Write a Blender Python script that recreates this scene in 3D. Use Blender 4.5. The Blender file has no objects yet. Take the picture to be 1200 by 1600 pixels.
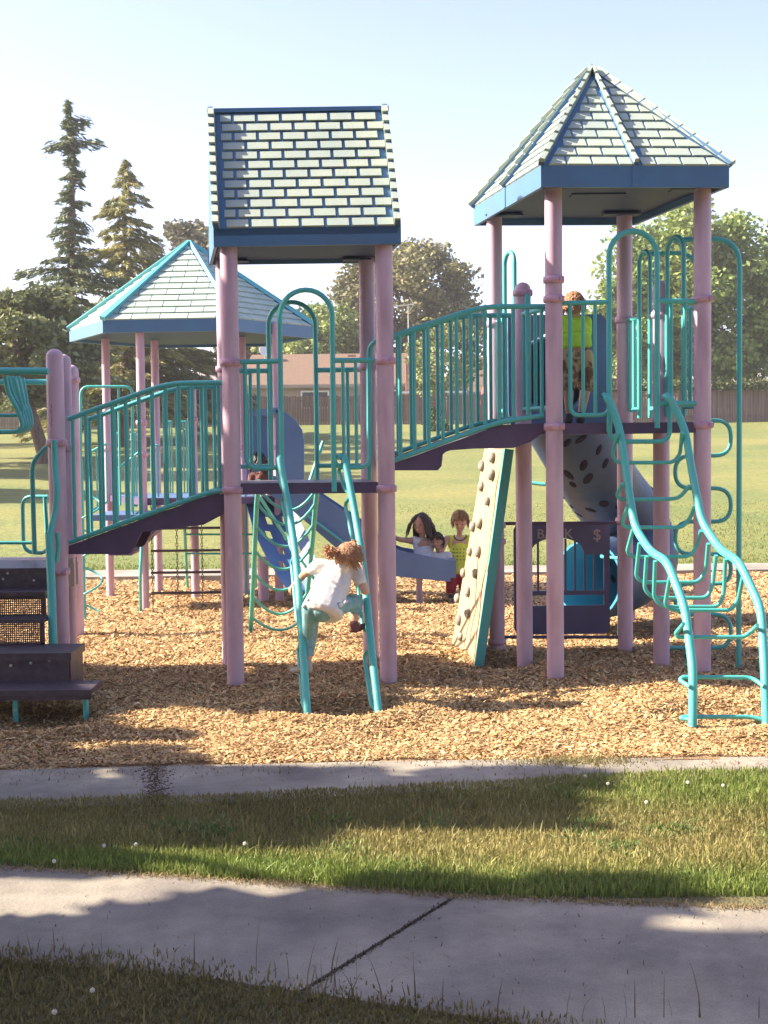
import bpy, math, random
import numpy as np
from mathutils import Vector, Matrix, Quaternion
random.seed(7); rng = np.random.default_rng(7)
V3 = Vector
# ------------------------------------------------------------------ camera
FPX = 2150.0; PITCH = math.atan(110/FPX); ROLL = 0.011; EYE = 1.75
F_ = V3((0, math.cos(PITCH), -math.sin(PITCH))); U0 = V3((0, math.sin(PITCH), math.cos(PITCH))); R0 = V3((1,0,0))
R_ = R0*math.cos(ROLL) - U0*math.sin(ROLL); U_ = U0*math.cos(ROLL) + R0*math.sin(ROLL)
sc = bpy.context.scene
cam_data = bpy.data.cameras.new('camera'); cam = bpy.data.objects.new('camera', cam_data)
sc.collection.objects.link(cam); sc.camera = cam
cam_data.sensor_fit = 'VERTICAL'; cam_data.sensor_height = 24.0; cam_data.lens = 24.0*FPX/1600
cam_data.clip_start = 0.05; cam_data.clip_end = 2000
M = Matrix((( R_.x, U_.x, -F_.x, 0), (R_.y, U_.y, -F_.y, 0), (R_.z, U_.z, -F_.z, EYE), (0,0,0,1)))
cam.matrix_world = M
# ------------------------------------------------------------------ light
SUN_E = math.radians(35); SUN_A = math.radians(4)     # from the left, a little behind the playground
SUN = V3((-math.cos(SUN_E)*math.cos(SUN_A), math.cos(SUN_E)*math.sin(SUN_A), math.sin(SUN_E)))
sd = bpy.data.lights.new('sun', 'SUN'); sd.energy = 5.0; sd.angle = math.radians(0.55); sd.color = (1.0, 0.88, 0.70)
so = bpy.data.objects.new('sun', sd); sc.collection.objects.link(so)
so.rotation_euler = SUN.to_track_quat('Z', 'Y').to_euler(); so.location = (-20, 5, 20)
w = bpy.data.worlds.new('World'); sc.world = w; w.use_nodes = True
nt = w.node_tree; bg = nt.nodes['Background']
sky = nt.nodes.new('ShaderNodeTexSky'); sky.sky_type = 'NISHITA'; sky.sun_disc = False
sky.sun_elevation = SUN_E; sky.sun_rotation = math.radians(-86)
sky.air_density = 0.75; sky.dust_density = 1.3; sky.ozone_density = 0.7; sky.altitude = 0
tint=nt.nodes.new('ShaderNodeMix'); tint.data_type='RGBA'; tint.blend_type='MULTIPLY'; tint.inputs[0].default_value=1; tint.inputs[7].default_value=(1.16,.97,1.0,1)
nt.links.new(sky.outputs[0], tint.inputs[6]); nt.links.new(tint.outputs[2], bg.inputs[0]); bg.inputs[1].default_value = 0.12
sc.view_settings.view_transform = 'Standard'; sc.view_settings.look = 'None'
sc.view_settings.exposure = 1.72; sc.view_settings.gamma = 1.0
sc.cycles.max_bounces = 6; sc.cycles.transparent_max_bounces = 6

# ------------------------------------------------------------------ survey helpers (photo measurement -> place in the park)
def W(px, py, D):
    d = F_ + R_*((px-600)/FPX) + U_*((800-py)/FPX)
    t = D/d.y
    return V3((d.x*t, D, EYE + d.z*t))
def G(px, py, z=0.0):
    d = F_ + R_*((px-600)/FPX) + U_*((800-py)/FPX)
    t = (z-EYE)/d.z
    return V3((d.x*t, d.y*t, z))
def PX(p):
    d = p - V3((0,0,EYE)); k = d.dot(F_)
    return 600 + FPX*d.dot(R_)/k, 800 - FPX*d.dot(U_)/k
def field_z(y):
    return 2.65*(max(0.0, y-20)/57.0)**1.35
def GF(px, D):                                  # point of the field seen in column px at distance D
    z = field_z(D); return V3(((px-600)/FPX*D, D, z))

# ------------------------------------------------------------------ materials
MATS = {}
def mat(name, col, rough=0.6, col2=None, scale=8.0, bump=0.0, bscale=30.0, metallic=0.0, spec=0.5, detail=4.0, mixlo=0.35, mixhi=0.65, attr=False, trans=0.0, stretch=None):
    if name in MATS: return MATS[name]
    m = bpy.data.materials.new(name); m.use_nodes = True; t = m.node_tree; b = t.nodes['Principled BSDF']
    b.inputs['Base Color'].default_value = (*col, 1); b.inputs['Roughness'].default_value = rough
    b.inputs['Metallic'].default_value = metallic; b.inputs['Specular IOR Level'].default_value = spec
    tc = t.nodes.new('ShaderNodeTexCoord')
    vec = tc.outputs['Object']
    if stretch:
        mp = t.nodes.new('ShaderNodeMapping'); mp.inputs['Scale'].default_value = stretch; t.links.new(vec, mp.inputs[0]); vec = mp.outputs[0]
    colout = None
    if attr:
        a = t.nodes.new('ShaderNodeAttribute'); a.attribute_name = 'tint'; colout = a.outputs['Color']
    if col2 is not None:
        n = t.nodes.new('ShaderNodeTexNoise'); n.inputs['Scale'].default_value = scale; n.inputs['Detail'].default_value = detail
        t.links.new(vec, n.inputs['Vector'])
        r = t.nodes.new('ShaderNodeMapRange'); r.inputs[1].default_value = mixlo; r.inputs[2].default_value = mixhi
        t.links.new(n.outputs[0], r.inputs[0])
        mx = t.nodes.new('ShaderNodeMix'); mx.data_type = 'RGBA'
        mx.inputs[6].default_value = (*col, 1); mx.inputs[7].default_value = (*col2, 1)
        t.links.new(r.outputs[0], mx.inputs[0]); 
        if colout is not None:
            m2 = t.nodes.new('ShaderNodeMix'); m2.data_type = 'RGBA'; m2.blend_type = 'MULTIPLY'; m2.inputs[0].default_value = 1
            t.links.new(mx.outputs[2], m2.inputs[6]); t.links.new(colout, m2.inputs[7]); colout = m2.outputs[2]
        else: colout = mx.outputs[2]
    if colout is not None: t.links.new(colout, b.inputs['Base Color'])
    if bump > 0:
        n2 = t.nodes.new('ShaderNodeTexNoise'); n2.inputs['Scale'].default_value = bscale; n2.inputs['Detail'].default_value = 6
        t.links.new(vec, n2.inputs['Vector'])
        bp = t.nodes.new('ShaderNodeBump'); bp.inputs['Strength'].default_value = 1.0; bp.inputs['Distance'].default_value = bump
        t.links.new(n2.outputs[0], bp.inputs['Height']); t.links.new(bp.outputs[0], b.inputs['Normal'])
    if trans > 0:
        tr = t.nodes.new('ShaderNodeBsdfTranslucent'); ms = t.nodes.new('ShaderNodeMixShader'); ms.inputs[0].default_value = trans
        if colout is not None: t.links.new(colout, tr.inputs[0])
        else: tr.inputs[0].default_value = (*col, 1)
        t.links.new(b.outputs[0], ms.inputs[1]); t.links.new(tr.outputs[0], ms.inputs[2])
        t.links.new(ms.outputs[0], t.nodes['Material Output'].inputs[0])
    MATS[name] = m; return m
TEAL = mat('teal_paint', (.075,.44,.42), .40, (.18,.38,.35), 26, .0008, 60, mixlo=.60, mixhi=.72, detail=8)
PINK = mat('pink_post_paint', (.59,.40,.50), .5, (.45,.29,.37), 4, .0012, 40, stretch=(2.5,2.5,.6), mixlo=.42, mixhi=.72)
PINKD = mat('pink_clamp', (.58,.34,.45), .4, (.50,.28,.38), 12, .0004, 80)
DECK = mat('plum_deck_coating', (.095,.06,.14), .5, (.08,.05,.12), 9, .0006, 120)
DECKTOP = mat('deck_top', (.12,.10,.13), .5, (.17,.14,.15), 14, .0008, 120)
ROOFB = mat('roof_blue', (.075,.19,.34), .45, (.08,.165,.30), 3, .0006, 50)
BRICK = mat('roof_shingle_mint', (.41,.46,.37), .6, (.33,.40,.355), 3, .0015, 70)
BRICKP = mat('roof_shingle_pale', (.42,.50,.42), .6, (.34,.44,.38), 3, .0015, 70)
SLIDEB = mat('slide_blue', (.10,.19,.37), .4, (.09,.16,.33), 3, .0005, 30)
SLIDEC = mat('slide_cyan', (.06,.34,.50), .35, (.06,.30,.45), 3)
TUBE = mat('tube_slide_grey', (.045,.08,.15), .5, (.035,.065,.125), 3, .0008, 30)
SPOT = mat('tube_slide_spot', (.022,.02,.035), .85, (.03,.025,.04), 10, spec=.15)
WALLB = mat('climbing_wall_cream', (.42,.345,.20), .6, (.36,.29,.16), 5, .001, 40)
HOLD = mat('climbing_hold', (.27,.25,.22), .8, (.18,.16,.15), 20, .003, 60)
REDT = mat('wall_trim_red', (.55,.16,.13), .6)
PANEL = mat('bank_panel_navy', (.085,.08,.20), .4, (.075,.065,.17), 6)
LETTER = mat('panel_letter', (.42,.33,.38), .5)
CHAIN = mat('chain_metal', (.10,.08,.09), .5, metallic=.6)
BOLT = mat('bolt_metal', (.5,.5,.5), .35, metallic=.8)
RUBBER = mat('dark_stair_coating', (.05,.035,.055), .45, (.08,.06,.08), 20, .0008, 100)
CONC = mat('concrete', (.35,.315,.25), .9, (.22,.195,.17), 2.6, .0025, 45, detail=8, mixlo=.3, mixhi=.7)
CONCF = mat('concrete_path', (.33,.295,.235), .9, (.20,.175,.155), 1.9, .003, 55, detail=9, mixlo=.3, mixhi=.7)
DARKGAP = mat('joint_dirt', (.10,.08,.065), .95, (.19,.15,.11), 30, .004, 60)
MULCHB = mat('mulch_base', (.24,.14,.08), .95, (.50,.33,.17), 60, .02, 70, detail=8, stretch=(1,2.2,1))
CHIP = mat('wood_chip', (1,1,1), .85, (.72,.68,.62), 60, attr=True)
BLADE = mat('grass_blade', (1,1,1), .6, (.8,.8,.75), 3, attr=True, trans=.3)
SOILG = mat('lawn_soil', (.10,.085,.045), .95, (.16,.15,.06), 7, .02, 60, detail=8)
LEAFM = mat('leaf', (1,1,1), .6, (.55,.6,.55), .35, attr=True, trans=.25)
BARK = mat('bark', (.17,.11,.08), .9, (.09,.06,.045), 12, .02, 20, stretch=(1,1,.25))
SKIN = mat('skin_light', (.62,.36,.25), .5, (.56,.31,.21), 12, .0003, 200)
SKIN2 = mat('skin_tan', (.50,.27,.18), .5, (.44,.23,.15), 12, .0003, 200)
HAIRB = mat('hair_blond', (.45,.26,.11), .5, (.32,.17,.07), 30)
HAIRR = mat('hair_auburn', (.50,.27,.14), .5, (.34,.16,.08), 30)
HAIRD = mat('hair_dark', (.035,.018,.016), .4, (.06,.03,.025), 30)
EYEM = mat('eye_dark', (.03,.02,.02), .2)
LIPM = mat('lip', (.45,.16,.13), .5)
TEETH = mat('teeth', (.8,.78,.72), .3)
for m_ in (CONC,CONCF):      # aggregate speckle and broad stains in the concrete
    t=m_.node_tree; b=t.nodes['Principled BSDF']; tc=t.nodes['Texture Coordinate']
    for sc_,lo,hi in ((160,.80,1.12),(1.1,.72,1.08),(9,.86,1.06)):
        src=b.inputs['Base Color'].links[0].from_socket; n=t.nodes.new('ShaderNodeTexNoise'); n.inputs['Scale'].default_value=sc_; n.inputs['Detail'].default_value=7; n.inputs['Roughness'].default_value=.65
        t.links.new(tc.outputs['Object'], n.inputs['Vector']); r=t.nodes.new('ShaderNodeMapRange'); r.inputs[1].default_value=.34; r.inputs[2].default_value=.60; r.inputs[3].default_value=lo; r.inputs[4].default_value=hi
        t.links.new(n.outputs[0], r.inputs[0]); mx=t.nodes.new('ShaderNodeMix'); mx.data_type='RGBA'; mx.blend_type='MULTIPLY'; mx.inputs[0].default_value=1
        t.links.new(src, mx.inputs[6]); t.links.new(r.outputs[0], mx.inputs[7]); t.links.new(mx.outputs[2], b.inputs['Base Color'])
# ------------------------------------------------------------------ building helpers
OFF = {}
def tag(o, label=None, cat=None, group=None, kind=None):
    if label: o['label'] = label
    if cat: o['category'] = cat
    if group: o['group'] = group
    if kind: o['kind'] = kind
    return o
def thing(name, loc, label, cat, group=None):
    o = bpy.data.objects.new(name, None); sc.collection.objects.link(o); o.location = V3(loc); o.empty_display_size = .2
    OFF[o.name] = V3(loc); return tag(o, label, cat, group)
class MB:
    def __init__(s): s.v=[]; s.f=[]; s.m=[]; s.s=[]
    def add(s, vs, fs, mi=0, sm=False):
        b = len(s.v); s.v += [tuple(x) for x in vs]
        for f in fs: s.f.append([b+i for i in f]); s.m.append(mi); s.s.append(sm)
        return s
    def hexa(s, p, mi=0):      # p: 4 bottom + 4 top, same winding (counter-clockwise from above)
        return s.add(p, [(3,2,1,0),(4,5,6,7),(0,1,5,4),(1,2,6,5),(2,3,7,6),(3,0,4,7)], mi)
    def box(s, c, size, mi=0, ax=None):
        c = V3(c); x,y,z = [d/2 for d in size]
        X,Y,Z = ax if ax else (V3((1,0,0)),V3((0,1,0)),V3((0,0,1)))
        p = [c + X*(a*x) + Y*(b*y) + Z*(e*z) for e in (-1,1) for a,b in ((-1,-1),(1,-1),(1,1),(-1,1))]
        return s.hexa(p, mi)
    def bar(s, a, b, w_, h_, up=(0,0,1), mi=0):   # rectangular bar from a to b
        a=V3(a); b=V3(b); d=(b-a).normalized(); u=V3(up); x=d.cross(u).normalized(); u=x.cross(d).normalized()
        return s.box((a+b)/2, (w_, (b-a).length, h_), mi, (x, d, u))
    def prism(s, poly, off, mi=0):               # poly: 3D outline, extruded along off
        n=len(poly); off=V3(off); p=[V3(q) for q in poly]+[V3(q)+off for q in poly]
        f=[tuple(range(n))[::-1], tuple(range(n,2*n))]+[(i,(i+1)%n,n+(i+1)%n,n+i) for i in range(n)]
        return s.add(p, f, mi)
    def tube(s, pts, r, n=10, mi=0, closed=False, sm=True):
        pts=[V3(p) for p in pts]; k=len(pts); rs=r if isinstance(r,(list,tuple)) else [r]*k
        T=[]
        for i in range(k):
            a=pts[i-1] if (i>0 or closed) else pts[i]; b=pts[(i+1)%k] if (i<k-1 or closed) else pts[i]
            d=b-a; T.append(d.normalized() if d.length>1e-9 else V3((0,0,1)))
        x=T[0].orthogonal().normalized(); vs=[]
        for i in range(k):
            if i: x=(x - T[i]*x.dot(T[i])); x=x.normalized() if x.length>1e-6 else T[i].orthogonal().normalized()
            y=T[i].cross(x)
            for j in range(n):
                a=2*math.pi*j/n; vs.append(pts[i]+(x*math.cos(a)+y*math.sin(a))*rs[i])
        fs=[]
        for i in range(k if closed else k-1):
            i2=(i+1)%k
            for j in range(n): fs.append((i*n+j, i*n+(j+1)%n, i2*n+(j+1)%n, i2*n+j))
        s.add(vs, fs, mi, sm)
        if not closed:
            s.add(vs[:n], [tuple(range(n))[::-1]], mi, False); s.add(vs[-n:], [tuple(range(n))], mi, False)
        return s
    def lathe(s, c, prof, n=20, mi=0, axis=(0,0,1), sm=True):   # prof: (radius, height)
        c=V3(c); Z=V3(axis).normalized(); X=Z.orthogonal().normalized(); Y=Z.cross(X); vs=[]; k=len(prof)
        for r,h in prof:
            for j in range(n):
                a=2*math.pi*j/n; vs.append(c+Z*h+(X*math.cos(a)+Y*math.sin(a))*r)
        fs=[(i*n+j,i*n+(j+1)%n,(i+1)*n+(j+1)%n,(i+1)*n+j) for i in range(k-1) for j in range(n)]
        s.add(vs,fs,mi,sm); s.add(vs[:n],[tuple(range(n))[::-1]],mi); s.add(vs[-n:],[tuple(range(n))],mi); return s
    def ell(s, c, ax, n=12, mi=0):          # ellipsoid, ax = three semi-axis vectors
        c=V3(c); X,Y,Z=[V3(a) for a in ax]; m=n//2+1; vs=[c-Z]; 
        for i in range(1,m):
            t=math.pi*i/m-math.pi/2
            for j in range(n):
                a=2*math.pi*j/n; vs.append(c+(X*math.cos(a)+Y*math.sin(a))*math.cos(t)+Z*math.sin(t))
        vs.append(c+Z); fs=[(0,1+(j+1)%n,1+j) for j in range(n)]
        for i in range(m-2):
            for j in range(n): fs.append((1+i*n+j,1+i*n+(j+1)%n,1+(i+1)*n+(j+1)%n,1+(i+1)*n+j))
        L=len(vs)-1; b=1+(m-2)*n
        fs+=[(L,b+j,b+(j+1)%n) for j in range(n)]
        return s.add(vs,fs,mi,True)
    def sph(s, c, r, n=12, mi=0): return s.ell(c, ((r,0,0),(0,r,0),(0,0,r)), n, mi)
    def cap(s, a, b, ra, rb, n=12, mi=0):   # capsule with two radii
        a=V3(a); b=V3(b); d=(b-a); L=d.length
        if L<1e-6: return s.sph(a,max(ra,rb),n,mi)
        d/=L; pts=[];rs=[]
        for k in range(5):
            t=k/4*math.pi/2; pts.append(a-d*ra*math.cos(t)); rs.append(max(ra*math.sin(t),1e-4))
        for k in range(5):
            t=k/4*math.pi/2; pts.append(b+d*rb*math.sin(t)); rs.append(max(rb*math.cos(t),1e-4))
        return s.tube(pts,rs,n,mi)
    def build(s, name, mats, parent=None, label=None):
        me=bpy.data.meshes.new(name); off=OFF[parent.name] if parent else V3((0,0,0))
        me.from_pydata([(v[0]-off.x,v[1]-off.y,v[2]-off.z) for v in s.v],[],s.f)
        for m in (mats if isinstance(mats,(list,tuple)) else [mats]): me.materials.append(m)
        me.polygons.foreach_set('material_index', s.m); me.polygons.foreach_set('use_smooth', s.s); me.update()
        o=bpy.data.objects.new(name, me); sc.collection.objects.link(o)
        if parent: o.parent=parent; OFF[o.name]=off
        else: OFF[o.name]=V3((0,0,0))
        if label: o['label']=label
        return o
def rnd(pts, rad=.06, k=5):                     # round the corners of a bent tube
    pts=[V3(p) for p in pts]; out=[pts[0]]
    for i in range(1,len(pts)-1):
        a,b,c=pts[i-1],pts[i],pts[i+1]; r=min(rad,(a-b).length*.49,(c-b).length*.49)
        p=b+(a-b).normalized()*r; q=b+(c-b).normalized()*r
        for j in range(k+1):
            t=j/k; out.append(p*(1-t)**2+b*2*t*(1-t)+q*t*t)
    out.append(pts[-1]); return out
def lerp(a,b,t): return a+(b-a)*t
def np_mesh(name, V, quads, mat_, tint=None, tris=None, parent=None, smooth=False):
    me=bpy.data.meshes.new(name); V=np.asarray(V,np.float32); 
    if parent is not None: V=V-np.array(OFF[parent.name],np.float32)
    nq=0 if quads is None else len(quads); ntri=0 if tris is None else len(tris)
    me.vertices.add(len(V)); me.vertices.foreach_set('co', V.ravel())
    loops=[]; tot=[]
    if nq: loops.append(np.asarray(quads,np.int32).ravel()); tot+= [np.full(nq,4,np.int32)]
    if ntri: loops.append(np.asarray(tris,np.int32).ravel()); tot+= [np.full(ntri,3,np.int32)]
    loops=np.concatenate(loops); tot=np.concatenate(tot); start=np.concatenate([[0],np.cumsum(tot)[:-1]]).astype(np.int32)
    me.loops.add(len(loops)); me.loops.foreach_set('vertex_index', loops)
    me.polygons.add(len(tot)); me.polygons.foreach_set('loop_start', start); me.polygons.foreach_set('loop_total', tot)
    if smooth: me.polygons.foreach_set('use_smooth', np.ones(len(tot),bool))
    me.materials.append(mat_)
    if tint is not None:
        a=me.attributes.new('tint','FLOAT_COLOR','POINT'); c=np.ones((len(V),4),np.float32); c[:,:3]=tint; a.data.foreach_set('color', c.ravel())
    me.update(calc_edges=True); me.validate()
    o=bpy.data.objects.new(name, me); sc.collection.objects.link(o)
    if parent is not None: o.parent=parent; OFF[o.name]=OFF[parent.name]
    else: OFF[o.name]=V3((0,0,0))
    return o
# ================================================================== SETTING
def interp(x, pts):
    xs=[p[0] for p in pts]; ys=[p[1] for p in pts]
    if x<=xs[0]: return ys[0]+(x-xs[0])*(ys[1]-ys[0])/(xs[1]-xs[0])
    if x>=xs[-1]: return ys[-1]+(x-xs[-1])*(ys[-1]-ys[-2])/(xs[-1]-xs[-2])
    return float(np.interp(x,xs,ys))
BAND_T=[(0,1203),(600,1189),(1200,1182)]; BAND_B=[(0,1262),(300,1256),(600,1240),(900,1224),(1200,1213)]
WALK_T=[(0,1353),(300,1370),(700,1399),(1200,1418)]; WALK_B=[(0,1500),(300,1524),(600,1568),(900,1612),(1200,1655)]
def lawn_mat():
    m=mat('lawn', (.125,.155,.035), .9, (.20,.195,.05), .22, .02, 18, detail=9, mixlo=.38, mixhi=.64)
    t=m.node_tree; b=t.nodes['Principled BSDF']; n=t.nodes.new('ShaderNodeTexNoise'); n.inputs['Scale'].default_value=9; n.inputs['Detail'].default_value=8
    tc=t.nodes['Texture Coordinate']; t.links.new(tc.outputs['Object'], n.inputs['Vector'])
    r=t.nodes.new('ShaderNodeMapRange'); r.inputs[1].default_value=.3; r.inputs[2].default_value=.7; r.inputs[3].default_value=.62; r.inputs[4].default_value=1.25
    t.links.new(n.outputs[0], r.inputs[0]); mx=t.nodes.new('ShaderNodeMix'); mx.data_type='RGBA'; mx.blend_type='MULTIPLY'; mx.inputs[0].default_value=1
    src=b.inputs['Base Color'].links[0].from_socket
    t.links.new(src, mx.inputs[6]); t.links.new(r.outputs[0], mx.inputs[7]); t.links.new(mx.outputs[2], b.inputs['Base Color']); return m
LAWN=lawn_mat()
ys=np.concatenate([np.linspace(-6,18,25), np.linspace(20,110,60), np.linspace(120,420,10)])
xs=np.concatenate([np.linspace(-300,-60,6), np.linspace(-50,50,41), np.linspace(60,300,6)])
V=[(x,y,(field_z(y) if y<110 else field_z(110)) + (-.06 if 6.5<y<18.2 else 0) + (.07*math.sin(x*.17+y*.11)*min(1,max(0,(y-20)/15)))) for y in ys for x in xs]
nx=len(xs); Q=[(j*nx+i,j*nx+i+1,(j+1)*nx+i+1,(j+1)*nx+i) for j in range(len(ys)-1) for i in range(nx-1)]
tag(np_mesh('lawn_ground', V, Q, LAWN, smooth=True), kind='structure')
# mulch bed : gently lumpy sheet
HOLL=((-.33,8.85,.42),(2.12,8.45,.5),(.55,15.0,.7),(2.2,12.0,.6),(-2.2,8.6,.4),(.75,10.6,.45),(-1.1,12.6,.4))
def mulch_z(x,y):
    z=.020*np.sin(x*1.9+y*.7)*np.sin(y*1.3-x*.4)+.014*np.sin(x*4.3+1)*np.sin(y*3.7)+.006*np.sin(x*11+y*3)*np.sin(y*9)
    for a,b,r in HOLL:
        q=((x-a)**2+((y-b)*1.1)**2)/r**2; z=z-.055*np.exp(-q*2.2)+.030*np.exp(-(np.sqrt(q)-1.15)**2*9)
    return z
gx=np.linspace(-9,9,241); gy=np.linspace(7.35,17.75,170)
V=[(x,y,mulch_z(x,y)+.0) for y in gy for x in gx]; nx=len(gx)
Q=[(j*nx+i,j*nx+i+1,(j+1)*nx+i+1,(j+1)*nx+i) for j in range(len(gy)-1) for i in range(nx-1)]
tag(np_mesh('mulch_bed', V, Q, MULCHB, smooth=True), kind='structure')
# wood chips
def chips(n):
    # density falls with distance
    u=rng.random(n); y=7.42*(17.6/7.42)**u
    x=(rng.random(n)*1.36-.68)*y*.56/.68*0.84+0.0
    z=mulch_z(x,y)
    L=(.006+.011*rng.random(n)**2+.016*(rng.random(n)<.02))*(1+.6*(y-7.4)/8); Wd=L*(.22+.25*rng.random(n)); yaw=rng.random(n)*2*np.pi
    pit=rng.normal(0,.33,n); rol=rng.normal(0,.4,n); h=Wd*.35
    d=np.stack([np.cos(yaw)*np.cos(pit),np.sin(yaw)*np.cos(pit),np.sin(pit)],1)
    s=np.stack([-np.sin(yaw)*np.cos(rol),np.cos(yaw)*np.cos(rol),np.sin(rol)],1); nrm=np.cross(d,s)
    c=np.stack([x,y,z+.006+.012*rng.random(n)+np.abs(np.sin(pit))*L*.4],1)
    Lc=L[:,None];Wc=Wd[:,None];hc=h[:,None]
    v=np.stack([c-d*Lc-s*Wc, c+d*Lc-s*Wc*.8, c+d*Lc+s*Wc*.9, c-d*Lc+s*Wc, c-d*Lc*.9+nrm*hc, c+d*Lc*.9+nrm*hc],1)
    b=np.arange(n)[:,None]*6
    q=np.concatenate([b+np.array([0,1,5,4]), b+np.array([3,4,5,2])]) ; t=np.concatenate([b+np.array([0,4,3]), b+np.array([1,2,5])])
    pal=np.array([(.70,.52,.31),(.76,.60,.38),(.62,.43,.24),(.56,.38,.21),(.40,.25,.14),(.80,.68,.47),(.60,.40,.22)])
    col=pal[rng.integers(0,len(pal),n)]*(.85+.3*rng.random((n,1)))*np.array([.93,.85,.69])*np.where(rng.random((n,1))<.05,.45,1.0)
    return v.reshape(-1,3), q, t, np.repeat(col,6,0)
v,q,t,c=chips(420000)
tag(np_mesh('wood_chips', v, q, CHIP, c, t), 'tan wood chip mulch covering the play area', 'wood chips', kind='stuff')
# concrete band in front of the mulch, far kerb path, near footpath (two slabs with a dirt joint)
def slab(name, top, bot, x0, x1, z, mt, n=24, th=.10, jag=0):
    mb=MB(); A=[];B=[]
    for i in range(n+1):
        px=lerp(x0,x1,i/n)
        A.append(G(px, interp(px,bot), z)); B.append(G(px, interp(px,top), z))
    for i in range(n):
        a,b,c,d=A[i],A[i+1],B[i+1],B[i]; dn=V3((0,0,-th))
        mb.add([a,b,c,d],[(0,1,2,3)],0,False); mb.add([a+dn,b+dn,b,a],[(0,1,2,3)]); mb.add([d,c,c+dn,d+dn],[(0,1,2,3)])
    for a,d in ((A[0],B[0]),(A[-1],B[-1])): mb.add([a,d,d+V3((0,0,-th)),a+V3((0,0,-th))],[(0,1,2,3)])
    return tag(mb.build(name, mt), kind='structure')
slab('kerb_path', BAND_T, BAND_B, -1500, 2700, .017, CONC)
# joint runs from (485,1524) to (716,1400)
def walk_piece(x_top0,x_bot0,x_top1,x_bot1,n=14):
    mb=MB(); A=[];B=[]; z=.018
    for i in range(n+1):
        t=i/n; pb=lerp(x_bot0,x_bot1,t); pt=lerp(x_top0,x_top1,t)
        A.append(G(pb,interp(pb,WALK_B),z)); B.append(G(pt,interp(pt,WALK_T),z))
    dn=V3((0,0,-.1))
    for i in range(n):
        a,b,c,d=A[i],A[i+1],B[i+1],B[i]
        mb.add([a,b,c,d],[(0,1,2,3)]); mb.add([a+dn,b+dn,b,a],[(0,1,2,3)]); mb.add([d,c,c+dn,d+dn],[(0,1,2,3)])
    for a,d in ((A[0],B[0]),(A[-1],B[-1])): mb.add([a,d,d+dn,a+dn],[(0,1,2,3)])
    return tag(mb.build('footpath', CONCF), kind='structure')
walk_piece(-1500,-1500,709,466); walk_piece(717,475,2600,2600)
mb=MB(); a=[G(706,1401,.011),G(719,1401,.011),G(478,1560,.011),G(462,1560,.011)]
mb.add(a,[(3,2,1,0)]); tag(mb.build('footpath_joint', DARKGAP), kind='structure')
mb=MB(); mb.box((0,18.15,.0),(60,.95,.10)); tag(mb.build('kerb_path', CONC), kind='structure')
# soil under the near grass
mb=MB(); n=30
edge=lambda px: interp(px,WALK_B)+12+5*math.sin(px/31.)+4*math.sin(px/13.+1)+3*math.sin(px/5.3)
for i in range(360):
    p0=-900+i*8.5; p1=p0+8.5; mb.add([G(p0,1930,.026),G(p1,1930,.026),G(p1,edge(p1),.021),G(p0,edge(p0),.021)],[(0,1,2,3)])
for tp,bt in ((BAND_B,WALK_T),):
    for i in range(n):
        p0=lerp(-900,2100,i/n); p1=lerp(-900,2100,(i+1)/n)
        mb.add([G(p0,interp(p0,bt),.006),G(p1,interp(p1,bt),.006),G(p1,interp(p1,tp),.006),G(p0,interp(p0,tp),.006)],[(0,1,2,3)])
tag(mb.build('grass_verge', SOILG), kind='structure')

# ------------------------------------------------------------------ grass blades
def blades(x,y,z,h,col,wd=.0035,lean=.45):
    n=len(x); yaw=rng.random(n)*2*np.pi; ln=np.abs(rng.normal(0,lean,n)); dx=np.cos(yaw)*ln*h; dy=np.sin(yaw)*ln*h
    fa=rng.random(n)*np.pi; sx=np.cos(fa)*wd; sy=np.sin(fa)*wd*.6
    base=np.stack([x,y,z],1); S=np.stack([sx,sy,np.zeros(n)],1)
    def at(t): return base+np.stack([dx*t*t,dy*t*t,h*t*(1-.25*ln*t)],1)
    v=np.stack([base-S,base+S,at(.4)+S*.9,at(.4)-S*.9,at(.75)+S*.55,at(.75)-S*.55,at(1.)],1); b=np.arange(n)[:,None]*7
    q=np.concatenate([b+np.array([0,1,2,3]),b+np.array([3,2,4,5])]); t=b+np.array([5,4,6])
    return v.reshape(-1,3),q,t,np.repeat(col,7,0)
def project(x,y):
    d=np.stack([x,y,np.full_like(x,-EYE)],1); k=d@np.array(F_); return 600+FPX*(d@np.array(R_))/k, 800-FPX*(d@np.array(U_))/k
def ivec(px,pts):
    return np.array([interp(p,pts) for p in px])
GREEN=np.array([.10,.20,.035]); LUSH=np.array([.24,.33,.07]); DRY=np.array([.48,.42,.17]); OLIVE=np.array([.26,.215,.085])
def vn(x,y,s,k=0):      # cheap smooth noise
    return .5+.25*(np.sin(x*s+1.7*k+.6*np.sin(y*s*1.3))+np.sin(y*s*1.7+.9*k+.8*np.sin(x*s*.8)))
n=120000; x=rng.uniform(-2.3,2.6,n); y=rng.uniform(5.15,7.1,n); px,py=project(x,y)
tb=ivec(px,BAND_B); bt=ivec(px,WALK_T); ok=(py>tb-4-7*rng.random(n)*vn(x,y,9))&(py<bt+5*vn(x,y,8,2)); x,y,px,py,tb,bt=[a[ok] for a in (x,y,px,py,tb,bt)]
t=(py-tb)/(bt-tb); n=len(x)
dry=np.clip(vn(x,y,2.1)*.65+.35*np.exp(-((px-950)/380)**2-((t-.45)/.3)**2)-.55*np.exp(-((t-.95)/.22)**2)-.4*(1/(1+np.exp(-(px-850-260*(t-.15))/45)))*np.exp(-(t/.34)**4)+rng.normal(0,.16,n),0,1)[:,None]
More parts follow.
